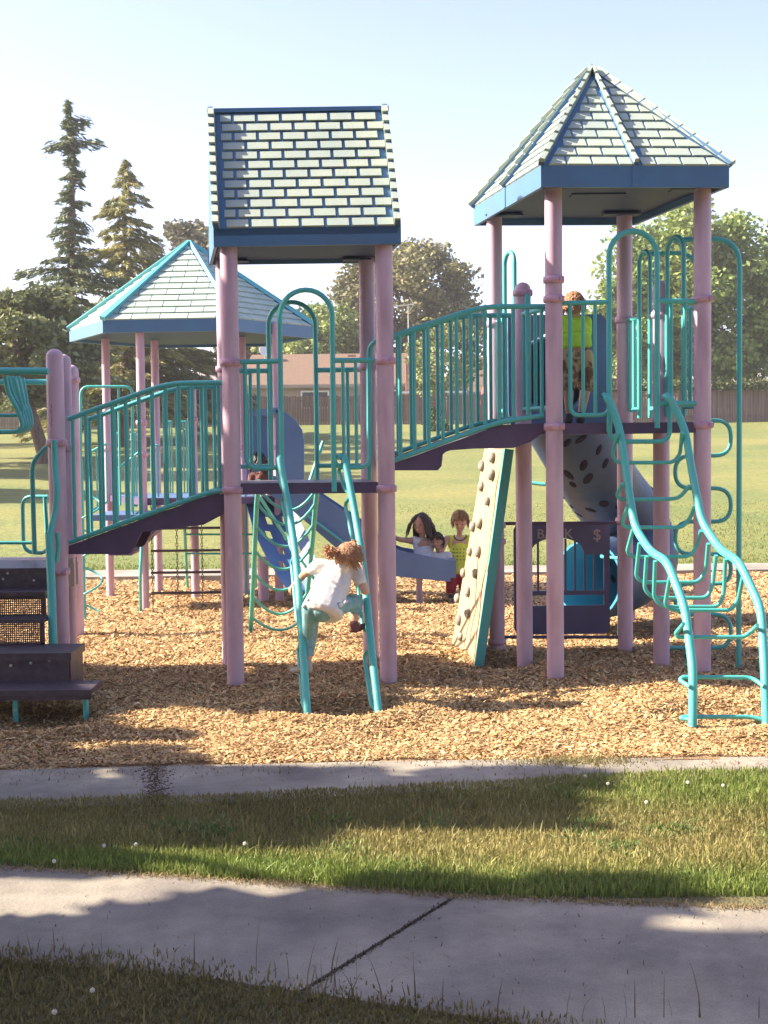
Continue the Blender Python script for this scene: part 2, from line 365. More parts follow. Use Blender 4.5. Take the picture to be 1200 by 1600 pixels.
lush=np.clip(.9*np.exp(-((t-.9)/.25)**2)+.8*(1/(1+np.exp(-(px-860)/60)))*np.exp(-((t-.1)/.22)**2)+rng.normal(0,.15,n),0,1)[:,None]
col=(OLIVE*(1-lush)+LUSH*lush)*(1-dry)+DRY*dry; col*= (.75+.5*rng.random((n,1)))
h=.022+.018*rng.random(n)+.03*lush[:,0]*rng.random(n)+(rng.random(n)<.02)*.05*rng.random(n)
r=blades(x,y,np.full(n,.004),h,col); parts=[r]
n=90000; x=rng.uniform(-1.7,1.9,n); y=rng.uniform(3.7,4.95,n); px,py=project(x,y); bt=ivec(px,WALK_B)+14
ok=(py>bt-26*(vn(x,y,5)-.35)*rng.random(n)-34*rng.random(n)**4)&(rng.random(n)<np.clip(1.15-px/1500,.25,1)); x,y,px,py,bt=[a[ok] for a in (x,y,px,py,bt)]; n=len(x)
col=(OLIVE*.8+DRY*.25*rng.random((n,1)))*(.6+.6*rng.random((n,1))); h=.012+.024*rng.random(n)+(rng.random(n)<.006)*.11*rng.random(n)
parts.append(blades(x,y,np.full(n,.018),h*.8,col,.003,.6))
# stray chips and straws blown onto the paving
n=700; px_=rng.uniform(-100,1300,n); py_=ivec(px_,BAND_T)+np.abs(rng.normal(0,12,n)); pts=np.array([tuple(G(p,q,.018)) for p,q in zip(px_,py_)]); parts.append(blades(pts[:,0],pts[:,1],pts[:,2],.012+.014*rng.random(n),np.array([.40,.27,.14])*(.5+.7*rng.random((n,1))),.003,1.8))
n=260; px_=rng.uniform(-100,1300,n); py_=rng.uniform(1400,1560,n); pts=np.array([tuple(G(p,q,.019)) for p,q in zip(px_,py_)]); parts.append(blades(pts[:,0],pts[:,1],pts[:,2],.006+.014*rng.random(n)**2,np.array([.20,.14,.09])*(.5+.8*rng.random((n,1))),.0022,2.0))
n=2600; px_=rng.uniform(-100,1300,n); py_=ivec(px_,WALK_T)+np.abs(rng.normal(0,3.2,n)); pts=np.array([tuple(G(p,q,.019)) for p,q in zip(px_,py_)]); parts.append(blades(pts[:,0],pts[:,1],pts[:,2],.01+.02*rng.random(n)**2,np.array([.42,.32,.16])*(.5+.7*rng.random((n,1))),.0022,1.7))
n=700; tt_=rng.random(n); px_=lerp(712,470,tt_)+rng.normal(0,3.5,n); py_=lerp(1402,1556,tt_); pts=np.array([tuple(G(p,q,.013)) for p,q in zip(px_,py_)]); parts.append(blades(pts[:,0],pts[:,1],pts[:,2],.006+.010*rng.random(n),np.array([.12,.09,.06])*(.4+.9*rng.random((n,1))),.003,1.6))
n=46; px_=rng.uniform(-20,1220,n)**1.0; py_=ivec(px_,WALK_B)-rng.uniform(-14,26,n); pts=np.array([tuple(G(p,min(q,1590),.02)) for p,q in zip(px_,py_)]); parts.append(blades(pts[:,0],pts[:,1],pts[:,2],.06+.13*rng.random(n),np.array([.20,.15,.09])*(.5+.7*rng.random((n,1))),.0022,.35))
n=2600; px_=rng.normal(0,1,n)*22+np.repeat(rng.uniform(-50,1250,26),100); py_=rng.normal(0,1,n)*6+np.repeat(ivec(rng.uniform(0,1200,26),WALK_T)-rng.uniform(8,120,26),100); kk=(py_>ivec(px_,BAND_B)+4)&(py_<ivec(px_,WALK_T)); px_=px_[kk];py_=py_[kk]; n=len(px_)
pts=np.array([tuple(G(p,q,.006)) for p,q in zip(px_,py_)]); parts.append(blades(pts[:,0],pts[:,1],pts[:,2],.02+.025*rng.random(n),np.array([.16,.26,.07])*(.6+.7*rng.random((n,1))),.009,1.1))
# tufts on the far lawn edge and grass growing through the kerb
n=60000; x=rng.uniform(-9,9,n); y=18.62+ (rng.random(n)**3)*13; z=np.array([field_z(v) for v in y])
col=(np.array([.19,.22,.06])+(LUSH-OLIVE)*.3*rng.random((n,1)))*(.85+.4*rng.random((n,1))); parts.append(blades(x,y,z-.012,.022+.034*rng.random(n)*np.clip(1.5-(y-18.6)/9,.3,1),col,.006,.8))
n=900; a=rng.random(n); px_=rng.normal(900,55,n); py_=rng.normal(1190,4,n)
pts=np.array([tuple(G(p,q,.017)) for p,q in zip(px_,py_)]); col=DRY*(.4+.4*rng.random((n,1))); parts.append(blades(pts[:,0],pts[:,1],pts[:,2],.012+.02*rng.random(n),col,.003,1.2))
px_=rng.normal(243,10,900)+rng.normal(0,5,900); py_=rng.uniform(1194,1262,900); pts=np.array([tuple(G(p,q,.017)) for p,q in zip(px_,py_)]); col=np.array([.16,.10,.06])*(.5+.6*rng.random((900,1))); parts.append(blades(pts[:,0],pts[:,1],pts[:,2],.003+.006*rng.random(900),col,.006,1.6))
vo=0; VV=[];QQ=[];TT=[];CC=[]
for v,q,t,c in parts: VV.append(v);QQ.append(q+vo);TT.append(t+vo);CC.append(c);vo+=len(v)
tag(np_mesh('grass', np.concatenate(VV), np.concatenate(QQ), BLADE, np.concatenate(CC), np.concatenate(TT)), 'uneven green and dry yellow grass on the verges and lawn edge', 'grass', kind='stuff')
# clover heads
CLV=mat('clover_white',(.75,.72,.66),.8); STM=mat('clover_stem',(.12,.22,.05),.7)
clover=[(150,1432,'small white clover head nearest the lit path edge at far left'),]
spots=[(163,1340),(213,1338),(383,1337),(820,1212),(915,1228),(950,1240),(1075,1238),(1130,1243),(1010,1270),(145,1574),(86,1609),(85,1365)]
proto=None
def clover_at(p):
    th=thing('clover_flower', p, 'small round white clover flower standing in the verge grass', 'flower', 'white clover flowers in the grass')
    m1=MB(); 
    for k in range(26):
        a=k*2.4; zz=1-2*(k+.5)/26; rr=math.sqrt(1-zz*zz); d=V3((rr*math.cos(a),rr*math.sin(a),zz)); m1.cap(V3(p)+V3((0,0,.062))+d*.002, V3(p)+V3((0,0,.062))+d*.0075,.0012,.0016,5)
    m1.build('flower_head',CLV,th); MB().tube([V3(p),V3(p)+V3((.003,0,.03)),V3(p)+V3((0,0,.058))],.0012,5).build('stem',STM,th); return th
for i,(a,b) in enumerate(spots):
    p=G(a,b+4,.004)
    if i==0: proto=clover_at(p)
    else:
        r=proto.copy(); r.location=p; r.rotation_euler=(0,0,i*1.3); sc.collection.objects.link(r)
        for ch in proto.children:
            cc=ch.copy(); sc.collection.objects.link(cc); cc.parent=r
# ------------------------------------------------------------------ foliage tools
def leaves(C, size, colr, elong=1.5, up=.3, flat=None):
    n=len(C); d=rng.normal(0,1,(n,3)); d[:,2]*=.6
    if flat is not None: d=d*(1-flat[1])+flat[0]*flat[1]*1.5
    d/=np.linalg.norm(d,axis=1)[:,None]+1e-9
    e=rng.normal(0,1,(n,3)); e[:,2]+=up; s=np.cross(d,e); s/=np.linalg.norm(s,axis=1)[:,None]+1e-9
    nn=np.cross(d,s); S=(size*(.6+.8*rng.random(n)))[:,None] if np.isscalar(size) else size[:,None]
    v=np.stack([C-d*S*elong/2, C-s*S*.5+nn*S*.12, C+d*S*elong/2, C+s*S*.5+nn*S*.12],1)
    q=np.arange(n)[:,None]*4+np.arange(4)
    return v.reshape(-1,3), q, np.repeat(colr,4,0)
def crown(center, rad, ncl, nl, cl_r, size, base, base2, squash=.8, seed=0, keep=None, core=0):
    r=np.random.default_rng(seed); C=[];K=[]
    cx,cy,cz=center; rx,ry,rz=rad
    cl=[]
    for i in range(ncl):
        u=r.normal(0,1,3); u/=np.linalg.norm(u); k=(.45+.55*r.random()**.6) ; cl.append((cx+u[0]*rx*k,cy+u[1]*ry*k,cz+u[2]*rz*k*(1 if u[2]>0 else .85), cl_r*(.6+.8*r.random()), r.random()))
    for (a,b,c_,rr,t) in cl:
        p=r.normal(0,1,(nl,3)); p/=np.linalg.norm(p,axis=1)[:,None]; p*=(r.random((nl,1))**.45)*rr; p[:,2]*=squash
        C.append(p+np.array([a,b,c_])); K.append(np.tile((np.array(base)*(1-t)+np.array(base2)*t),(nl,1))*(.75+.5*r.random((nl,1))))
    C=np.concatenate(C);K=np.concatenate(K)
    return C,K
def tree(name,label,group,base,H,crown_c,crown_r,ncl,nl,cl_r,size,c1,c2,seed,trunk_r=.22,cat='tree',lean=(0,0)):
    th=thing(name, base, label, cat, group); b=V3(base); top=V3(crown_c)
    m=MB(); m.tube([b+V3((0,0,-.2)),b+V3((0,0,.3)),lerp(b,top,.5)+V3((lean[0],0,0)),top,top+V3((0,0,crown_r[2]*.5))],[trunk_r*1.4,trunk_r,trunk_r*.8,trunk_r*.5,trunk_r*.15],9)
    r=random.Random(seed)
    for k in range(9):
        a=r.random()*6.28; s=lerp(b,top,.55+.45*r.random()); e=top+V3((math.cos(a)*crown_r[0]*.75,math.sin(a)*crown_r[1]*.75,(r.random()-.35)*crown_r[2]))
        m.tube([s,lerp(s,e,.5)+V3((0,0,.15*crown_r[2])),e],[trunk_r*.4,trunk_r*.25,.03],6)
    m.build('trunk',BARK,th)
    C,K=crown(crown_c,crown_r,ncl,nl,cl_r,size,c1,c2,seed=seed)
    v,q,c=leaves(C,size,K); np_mesh('crown',v,q,LEAFM,c,parent=th); return th
def conifer(name,label,base,top,prof,seed,c1,c2,nb=170,size=.2,dens=16,droop=.25,extra=()):
    """prof: list of (height fraction, branch length)"""
    r=np.random.default_rng(seed); th=thing(name, base, label, 'tree', 'trees beyond the playground'); b=np.array(base); tp=np.array(top)
    m=MB(); H=tp[2]-b[2]; k=9
    def ax(t): return V3(b+(tp-b)*t)+V3((.12*math.sin(t*7+seed),0,0))
    m.tube([V3(b)-V3((0,0,.3))]+[ax(i/k) for i in range(k+1)],[.42]+[max(.015,.36*(1-i/k)**1.1) for i in range(k+1)],8)
    C=[];D=[];K=[]
    for i in range(nb):
        t=prof[0][0]+(1-prof[0][0])*((i+r.random())/nb)**.9; L=np.interp(t,[p[0] for p in prof],[p[1] for p in prof])*(.6+.9*r.random()); a=r.random()*6.283
        s=np.array(ax(t)); e=s+np.array([math.cos(a)*L,math.sin(a)*L,(-droop+.25*r.random())*L*.7])
        if i%2==0: m.tube([V3(s),V3((s+e)/2+np.array([0,0,.06*L])),V3(e)],[.05,.035,.012],5)
        n=int(1.9*dens*(L*3+1)); u=r.random(n)**.8; p=s+(e-s)*u[:,None]; p[:,2]+=.06*L*4*u*(1-u); wdt=.07+.26*L*.35*(1-abs(2*u-1))
        p+=r.normal(0,1,(n,3))*wdt[:,None]*np.array([.55,.55,.12]); p[:,2]-=np.abs(r.normal(0,.08,n))
        C.append(p); D.append(np.tile((e-s)/max(L,.01),(n,1))+np.array([0,0,-.35])); tt=r.random(); K.append(np.tile(np.array(c1)*(1-tt)+np.array(c2)*tt,(n,1))*(.7+.6*r.random((n,1))))
    for (pt,t0,L,az) in extra:   # long single limbs
        s=np.array(ax(t0)); e=s+np.array([math.cos(az)*L,math.sin(az)*L,pt]); m.tube([V3(s),V3((s+e)/2+np.array([0,0,.1])),V3(e)],[.06,.04,.012],5)
        n=int(dens*L*14); u=r.random(n); p=s+(e-s)*u[:,None]+np.array([0,0,.1])*(4*u*(1-u))[:,None]; p+=r.normal(0,1,(n,3))*np.array([.12,.12,.09]); p[:,2]-=np.abs(r.normal(0,.14,n)); C.append(p); D.append(np.tile((e-s)/L,(n,1))+np.array([0,0,-.5])); K.append(np.tile(np.array(c1),(n,1))*(.7+.6*r.random((n,1))))
    m.build('trunk',BARK,th); C=np.concatenate(C);D=np.concatenate(D);K=np.concatenate(K)
    v,q,c=leaves(C,np.full(len(C),size*.42)*(.5+rng.random(len(C))),K,5.0,.3,(D,.6)); np_mesh('crown',v,q,LEAFM,c,parent=th); return th
def Zat(py,px,D): return W(px,py,D).z
GT='trees beyond the playground'
conifer('cedar_tree','tall thin ragged dark cedar at far left, the tallest tree in view',GF(112,58),W(108,156,58),
  [(.10,2.6),(.25,2.4),(.40,2.0),(.5,1.4),(.58,.85),(.7,.55),(.84,.36),(.95,.18),(1,.08)],3,(.17,.21,.10),(.28,.31,.14),190,.15,11,.30,
  extra=((.15,.93,.85,0.15),(.1,.87,1.35,-.1),(.05,.865,1.0,3.3),(-.5,.66,.7,0.2),(-.2,.52,2.3,3.2),(-.35,.50,2.6,0.1),(-.5,.45,2.9,3.0),(-.2,.545,1.7,.2)))
conifer('cedar_tree','yellow green cedar standing right of the tall ragged one',GF(193,62),W(199,250,62),
  [(.08,3.4),(.3,2.6),(.5,2.0),(.62,1.6),(.75,1.2),(.85,.95),(.95,.40),(1,.1)],5,(.30,.29,.10),(.43,.39,.14),165,.16,12,.35,extra=((-.3,.72,1.7,.2),(-.4,.66,1.9,.0),(-.4,.5,2.6,.15)))
tree('broadleaf_tree','dark broad tree at the left edge with a leaning bare trunk',GT,GF(70,50),8,W(22,545,50),(3.0,2.5,2.2),60,230,.8,.17,(.17,.20,.09),(.28,.29,.12),11,.25)
conifer('cedar_tree','low spreading cedar boughs behind the hexagonal roof posts',GF(190,66),W(235,440,66),[(.1,5.2),(.35,5.0),(.55,4.0),(.75,2.6),(1,.3)],9,(.20,.21,.08),(.34,.30,.11),150,.19,14,.2)
tree('broadleaf_tree','dark treetop peeking over the hexagonal roof',GT,GF(290,96),11,W(288,428,96),(3.2,3,3.4),45,170,.9,.26,(.13,.12,.07),(.20,.19,.09),12)
tree('broadleaf_tree','big round olive green tree between the two towers',GT,GF(660,95),13,W(636,492,95),(5.3,4.5,4.8),120,230,1.25,.22,(.21,.20,.09),(.33,.30,.13),13,.35)
tree('broadleaf_tree','bright green leafy tree left of the big round one',GT,GF(500,92),7,W(492,545,92),(3.6,3,3.1),60,220,1.0,.2,(.25,.32,.09),(.36,.42,.13),14)
tree('broadleaf_tree','bushy tree behind the peaked tower railing',GT,GF(815,86),6,W(818,590,86),(2.2,2,3.2),40,200,.7,.2,(.14,.16,.06),(.28,.27,.09),15)
tree('broadleaf_tree','huge leafy tree filling the right edge behind the peaked tower',GT,GF(1110,84),15,W(1105,470,84),(6.3,5.2,5.9),190,260,1.3,.22,(.20,.29,.07),(.36,.43,.12),16,.45)
tree('broadleaf_tree','slim green tree on the left flank of the huge one',GT,GF(985,82),8,W(985,500,82),(2.4,2.0,4.0),60,200,.8,.2,(.22,.31,.08),(.34,.42,.12),17)
tree('broadleaf_tree','small sapling with pale trunk in front of the plank fence',GT,GF(683,70),5,W(690,560,70),(2.1,1.8,2.2),42,90,.55,.15,(.2,.24,.08),(.32,.33,.11),18,.09,lean=(.1,0))
tree('broadleaf_tree','light green bush behind the grey roof at far left',GT,GF(35,74),3,W(30,572,74),(1.5,1.2,1.3),26,150,.5,.15,(.2,.32,.05),(.26,.36,.08),19,.08,cat='bush')
tree('broadleaf_tree','row of dark leafy growth behind the centre house',GT,GF(420,97),5,W(420,560,97),(4.5,3,2.6),50,170,1.0,.24,(.07,.09,.03),(.13,.15,.05),20)
# low bush at sapling foot
C,K=crown(tuple(GF(683,69.5)+V3((0,0,.5))),(.55,.5,.75),14,120,.3,.1,(.08,.14,.03),(.16,.2,.05),seed=4); v,q,c=leaves(C,.1,K)
tag(np_mesh('bush',v,q,LEAFM,c),'small round bush at the foot of the sapling','bush')
# ------------------------------------------------------------------ shade trees out to the left of the picture
def in_shade(px,py):
    return shade0(px,py-14)&shade0(px,py+9)&shade0(px-8,py)&shade0(px+8,py)
def shade0(px,py):
    s=np.zeros(len(px),bool); w1=12*np.sin(px/57.)+8*np.sin(px/23.+2)
    s|=(py>1042+w1*.35)&(py<1098+w1*.5)&(px<640+w1*3)
    s|=(py>1098)&(py<1200)&(px<300+w1*4)&~((np.abs(py-1128-w1*.25)<7)&(px>150))&~((np.abs(py-1168-w1*.25)<6)&(px>60))
    s|=(py>1034+.5*w1)&(py<1078+.5*w1)&(px>600)&(px<1230)
    s|=(np.abs(py-1112-.4*w1)<9)&(px>300)&(px<960+w1*5)
    s|=(py>=1195)&(py<1252)&(px<980+w1*4)&~((np.abs(py-1214)<8)&(px>105)&(px<225))&~((np.abs(py-1222)<6)&(px>560)&(px<700))
    s|=(py>=1245)&(py<1292+w1*.5)&(px<850+w1*3)&~((np.abs(py-1290)<8)&(px>185)&(px<360))
    s|=(py>=1290)&(py<1332)&(px<470+w1*4)&~((np.abs(py-1292)<7)&(px>185)&(px<420))
    s|=(py>=1330)&(py<1372)&(px<155+w1)
    s|=(py>=1376+w1*.4)&(py<1412)&(px>600+w1*2)&(px<1060)
    s|=(py>=1397+(450-px)*.11+w1*.5)&(px>=0)&(px<450)
    s|=(py>=1402)&(px>=450)&~((py<1462)&(px>985+(1450-py)*2))
    s|=(py>1400+.1*(450-px))&(px<0)
    s|=py>1470
    return s
def shade_tree(label, base, n, yr, xr, col1, col2, seed, fill):
    r=np.random.default_rng(seed); s=np.array(SUN); out=[];K=[]
    gx=r.uniform(-3.2,4.2,n*6); gy=r.uniform(yr[0],yr[1],n*6); px,py=project(gx,gy); ok=in_shade(px,py)
    gx=gx[ok][:n]; gy=gy[ok][:n]; xt=base[0]+r.normal(0,1,len(gx))*xr; xt=np.minimum(xt,-3.9-.0*gx)
    t=(xt-gx)/s[0]; P=np.stack([gx,gy,np.zeros(len(gx))],1)+s*t[:,None]
    jit=r.normal(0,1,(len(P),3))*.03
    P=P+jit
    # outer fill so the crown is whole outside the sunlit gaps
    f=r.normal(0,1,(fill,3)); f/=np.linalg.norm(f,axis=1)[:,None]; f*=r.random((fill,1))**.4
    f=f*np.array([2.6,1.8,2.4])+np.array([base[0]-2.2,base[1]+.1,5.6]); g=f-s*(f[:,2]/s[2])[:,None]; px2,py2=project(g[:,0],np.maximum(g[:,1],2.0))
    bad=(g[:,0]>-2.9)&(g[:,1]>4.0)&(g[:,1]<12)&~in_shade(px2,py2)
    for xq in (-2.2,-1.2,-.1,1.2,2.4):      # keep the sun on the towers
        k_=(f[:,0]-xq)/s[0]; q_=f-s*k_[:,None]; bad|=(q_[:,1]>9.2)&(q_[:,1]<12.2)&(q_[:,2]>.2)&(q_[:,2]<4.9)
    f=f[~bad]
    P=np.concatenate([P,f]); n2=len(P); t_=r.random((n2,1)); K=(np.array(col1)*(1-t_)+np.array(col2)*t_)*(.8+.4*r.random((n2,1)))
    th=thing('shade_tree',base,label,'tree'); m=MB(); b=V3(base)
    m.tube([b,b+V3((.05,.05,1.2)),b+V3((-.1,0,2.6)),b+V3((-.3,0,5.5))],[.24,.19,.16,.06],9)
    for k in range(12):
        q_=V3(P[r.integers(0,len(P))]); a=b+V3((-.1,0,2.0+1.5*r.random())); m.tube([a,lerp(a,q_,.5)+V3((0,0,.2)),q_],[.07,.04,.01],5)
    m.build('trunk',BARK,th); v,q,c=leaves(P,.17,K); np_mesh('crown',v,q,LEAFM,c,parent=th)
for k,(a,b,c) in enumerate([(-8,-4,8),(-1.5,-7,9),(6,-5.5,8.5),(12,-1,8),(2,-14,11)]):  # unseen trees added behind the camera as occluders, to deepen the shade
    tree('shade_tree','unseen tree added behind the camera to block sky light','unseen trees added behind the camera to block sky light',(a,b,0),c,(a,b,c*.62),(3.6,3.6,3.4),60,90,1.5,.5,(.06,.09,.03),(.1,.14,.05),50+k)
shade_tree('broad leafy tree beside the path, left of the picture',(-6.0,3.6,0),22000,(3.2,5.7),1.0,(.08,.13,.04),(.14,.2,.06),31,5000)
shade_tree('leafy tree beside the kerb, left of the picture',(-6.5,6.6,0),20000,(5.5,7.9),1.0,(.08,.13,.04),(.14,.2,.06),32,5000)
shade_tree('leafy tree beside the stairs, left of the picture',(-7.0,9.6,0),20000,(7.7,10.9),1.0,(.08,.13,.04),(.14,.2,.06),33,5000)
tree('broadleaf_tree','spreading tree on the lawn, left of the picture',None,(-17.5,35.5,.5),6,(-17.5,35.5,4.8),(3.6,2.2,2.3),110,180,.8,.25,(.08,.1,.04),(.13,.15,.05),21)
tree('broadleaf_tree','tall tree on the lawn, left of the picture',None,(-24,49,1.0),10,(-24,49,8.5),(3.4,3.2,2.8),34,130,.8,.25,(.08,.1,.04),(.13,.15,.05),22)
tree('broadleaf_tree','slender lawn tree, left of the picture',None,(-17.2,44,.8),9,(-17.2,44,7.6),(2.6,2.4,4.4),70,170,.8,.25,(.08,.1,.04),(.13,.15,.05),24)
tree('broadleaf_tree','high crowned lawn tree, left of the picture',None,(-19.5,53.5,1.3),12,(-19.5,53.5,10.5),(3.0,2.2,5),70,170,.8,.25,(.08,.1,.04),(.13,.15,.05),25)
tree('broadleaf_tree','leafy tree by the far fence, left of the picture',None,(-34,64,1.8),10,(-34,64,10),(4.4,3.6,4),40,150,.9,.25,(.08,.1,.04),(.13,.15,.05),23)
# ------------------------------------------------------------------ fences
PLANK=mat('fence_plank',(.125,.08,.065),.9,(.22,.155,.125),1.2,.004,30,stretch=(6,1,.4),mixlo=.4,mixhi=.75)
PLANKL=mat('fence_plank_grey',(.18,.14,.12),.9,(.26,.20,.17),1.2,.004,30,stretch=(6,1,.4))
def fence(name,label,x0,x1,D,mt,h=1.85,seed=1,posts=2.4):
    r=random.Random(seed); z0=field_z(D)-.05; th=thing(name,((x0+x1)/2,D,z0),label,'fence'); m=MB(); x=x0
    while x<x1:
        w_=.14+.01*r.random(); hh=h+r.uniform(-.04,.03); m.box((x+w_/2,D+r.uniform(-.008,.008),z0+hh/2),(w_-.012,.02,hh)); x+=w_
    m.build('planks',mt,th); m=MB(); 
    for zz in (.35,h-.25): m.box(((x0+x1)/2,D+.04,z0+zz),(x1-x0,.05,.09))
    m.build('rail',mt,th); x=x0+.1
    while x<x1: 
        MB().box((x,D+.10,z0+h/2+.02),(.1,.1,h+.04)).build('fence_post',mt,th); x+=posts
    return th
fence('plank_fence','grey brown plank fence running behind the left railings',-29,-9.0,77,PLANKL,1.9,1)
fence('plank_fence','dark weathered plank fence in front of the brown roofed house',-8.9,9.2,77.2,PLANK,1.72,2)
fence('plank_fence','dark plank fence topped with ivy at the right edge',9.4,34,77.4,PLANK,1.78,3)
C=np.stack([rng.uniform(12.5,24,9000),77.4+rng.normal(0,.18,9000),field_z(77)+1.82+np.abs(rng.normal(0,.16,9000))*(1+.6*np.sin(rng.uniform(12.5,24,9000)))],1)
v,q,c=leaves(C,.13,np.tile([.12,.15,.04],(9000,1))*(.6+.8*rng.random((9000,1)))); tag(np_mesh('ivy',v,q,LEAFM,c),'ivy growing along the top of the right hand fence','ivy')
# ------------------------------------------------------------------ houses
ROOFT=mat('asphalt_roof_tan',(.19,.125,.085),.9,(.155,.10,.07),8,.01,30); ROOFG=mat('asphalt_roof_grey',(.30,.26,.25),.9,(.24,.21,.21),8,.01,30)
STUC=mat('stucco_tan',(.36,.28,.22),.9,(.32,.25,.2),3,.004,60); STUCP=mat('stucco_pale',(.55,.48,.42),.9,(.5,.44,.38),3,.004,60)
WHITE=mat('white_trim',(.75,.73,.7),.6); GLASS=mat('dark_window_glass',(.05,.05,.07),.08,spec=.8); BRK=mat('chimney_brick',(.42,.2,.16),.9,(.3,.14,.11),20,.01,30)
METAL=mat('aerial_metal',(.6,.58,.55),.4,metallic=.7); REDC=mat('red_cloth',(.7,.08,.08),.7)
def house(label,x0,x1,D,ze,zr,depth,wallm,roofm,wins=(),hip=2.5,gable=False):
    z0=field_z(D)-.1; th=thing('house',((x0+x1)/2,D+depth/2,z0),label,'house')
    MB().box(((x0+x1)/2,D+depth/2,(z0+ze)/2),(x1-x0-.8,depth-.8,ze-z0)).build('wall',wallm,th)
    m=MB(); a=[V3((x0,D,ze)),V3((x1,D,ze)),V3((x1,D+depth,ze)),V3((x0,D+depth,ze))]; r1=V3((x0+hip,D+depth/2,zr)); r2=V3((x1-hip,D+depth/2,zr))
    if gable: # ridge runs away from the camera
        r1=V3(((x0+x1)/2,D,zr)); r2=V3(((x0+x1)/2,D+depth,zr)); m.add(a+[r1,r2],[(3,2,1,0),(0,1,4),(1,2,5,4),(2,3,5),(3,0,4,5)])
    else: m.add(a+[r1,r2],[(3,2,1,0),(0,1,5,4),(1,2,5),(2,3,4,5),(3,0,4)])
    m.build('roof',roofm,th); f=MB(); f.box(((x0+x1)/2,D-.03,ze-.08),(x1-x0,.06,.2)); f.build('fascia',wallm,th)
    for (wx,wz,ww,wh) in wins:
        o=MB(); o.box((wx,D+.40,wz),(ww,.06,wh)); wd=o.build('window',GLASS,th); fr=MB()
        for s_ in (-1,1): fr.box((wx+s_*ww/2,D+.36,wz),(.1,.1,wh+.1)); fr.box((wx,D+.355,wz+s_*wh/2),(ww+.1,.1,.1))
        fr.box((wx,D+.36,wz),(.06,.07,wh)); fr.build('frame',WHITE,wd)
    return th
D=84
def HX(px,D): return (px-600)/FPX*D
zw=Zat(615,500,D)
h1=house('long tan house with a brown roof behind the centre fence',HX(372,D),HX(700,D),D,Zat(601,500,D),Zat(553,500,88),8,STUC,ROOFT,
   wins=((HX(494,D),zw-.35,HX(516,D)-HX(474,D),1.0),(HX(608,D),zw-.35,HX(624,D)-HX(592,D),1.0)),hip=.6)
for pxv in (436,553): MB().box((HX(pxv,88),87.2,Zat(556,pxv,87.2)),(.5,.3,.12)).build('roof_vent',BRK,h1)
h1b=house('brown roofed house wing right of the chimney',HX(700.5,D),HX(790,D),D+1,Zat(612,740,D),Zat(556,740,88),8,STUC,ROOFT,hip=.6)
cx=HX(647,83); m=MB(); m.box((cx,83.3,(field_z(83)+Zat(560,647,83))/2),(.85,.7,Zat(560,647,83)-field_z(83))); m.box((cx,83.3,Zat(548,647,83)),(.55,.5,Zat(536,647,83)-Zat(560,647,83)))
tag(m.build('chimney_stack',BRK),'pinkish brick chimney standing against the tan house','chimney')
m=MB(); m.box((cx+1.1,82.5,Zat(613,660,82.5)),(4.2,.5,.12)); tag(m.build('patio_cover',WHITE),'white edged patio cover beside the brick chimney','patio cover')
ant=thing('tv_aerial',(HX(641,86),86,Zat(552,641,86)),'metal television aerial on the roof of the tan house','aerial'); x=HX(641,86)
MB().tube([(x,86,Zat(556,641,86)),(x,86,Zat(478,641,86))],.035,6).build('mast',METAL,ant)
m=MB(); zt=Zat(477,641,86); m.tube([(HX(618,86),86,zt-.08),(HX(650,86),86,zt+.06)],.035,6)
for k in range(6): m.tube([(HX(619+k*5,86),85.4+k*.04,zt-.07+k*.02),(HX(619+k*5,86),86.6-k*.04,zt-.07+k*.02)],.012,4)
for s_ in (-1,1): m.tube([(HX(650,86),86,zt+.06),(HX(643,86),86,zt+.06+s_*.42)],.025,5)
m.build('antenna_boom',METAL,ant)
sat=thing('satellite_dish',(HX(417,83.5),83.8,Zat(560,417,83.5)),'pale round satellite dish on a roof left of the towers','satellite dish'); c=V3((HX(417,83.5),83.6,Zat(549,417,83.5)))
MB().lathe(c,[(.02,.0),(.18,.02),(.34,.10),(.36,.10),(.19,-.01),(.02,-.03)],18,axis=(.3,-1,.5)).build('dish',WHITE,sat); MB().tube([c,c+V3((0,.1,-.6))],.03,6).build('bracket',METAL,sat)
house('low house with a grey roof at the far left',HX(-120,86),HX(62,86),86,Zat(594,20,86),Zat(567,20,90),7,STUCP,ROOFG,hip=1.5)
house('pale house with a low grey roof behind the left railings',HX(64,88),HX(350,88),88,Zat(606,200,88),Zat(584,200,92),7,STUCP,ROOFG,hip=1.0)
house('grey brown gabled house behind the ivy fence at right',HX(1085,92),HX(1330,92),92,Zat(598,1200,92),Zat(548,1200,92),9,STUC,ROOFG,gable=False,hip=4.5)
house('small sunlit pinkish gabled house between the peaked tower posts',HX(940,90),HX(1010,90),90,Zat(612,975,90),Zat(572,975,90),6,STUCP,ROOFT,gable=True,hip=1)
m=MB(); p=W(757,632,78); m.lathe(p,[(.26,0),(.22,.5),(.05,1.1),(.02,1.15)],10); tag(m.build('patio_umbrella',REDC),'small folded red patio umbrella behind the fence','umbrella')
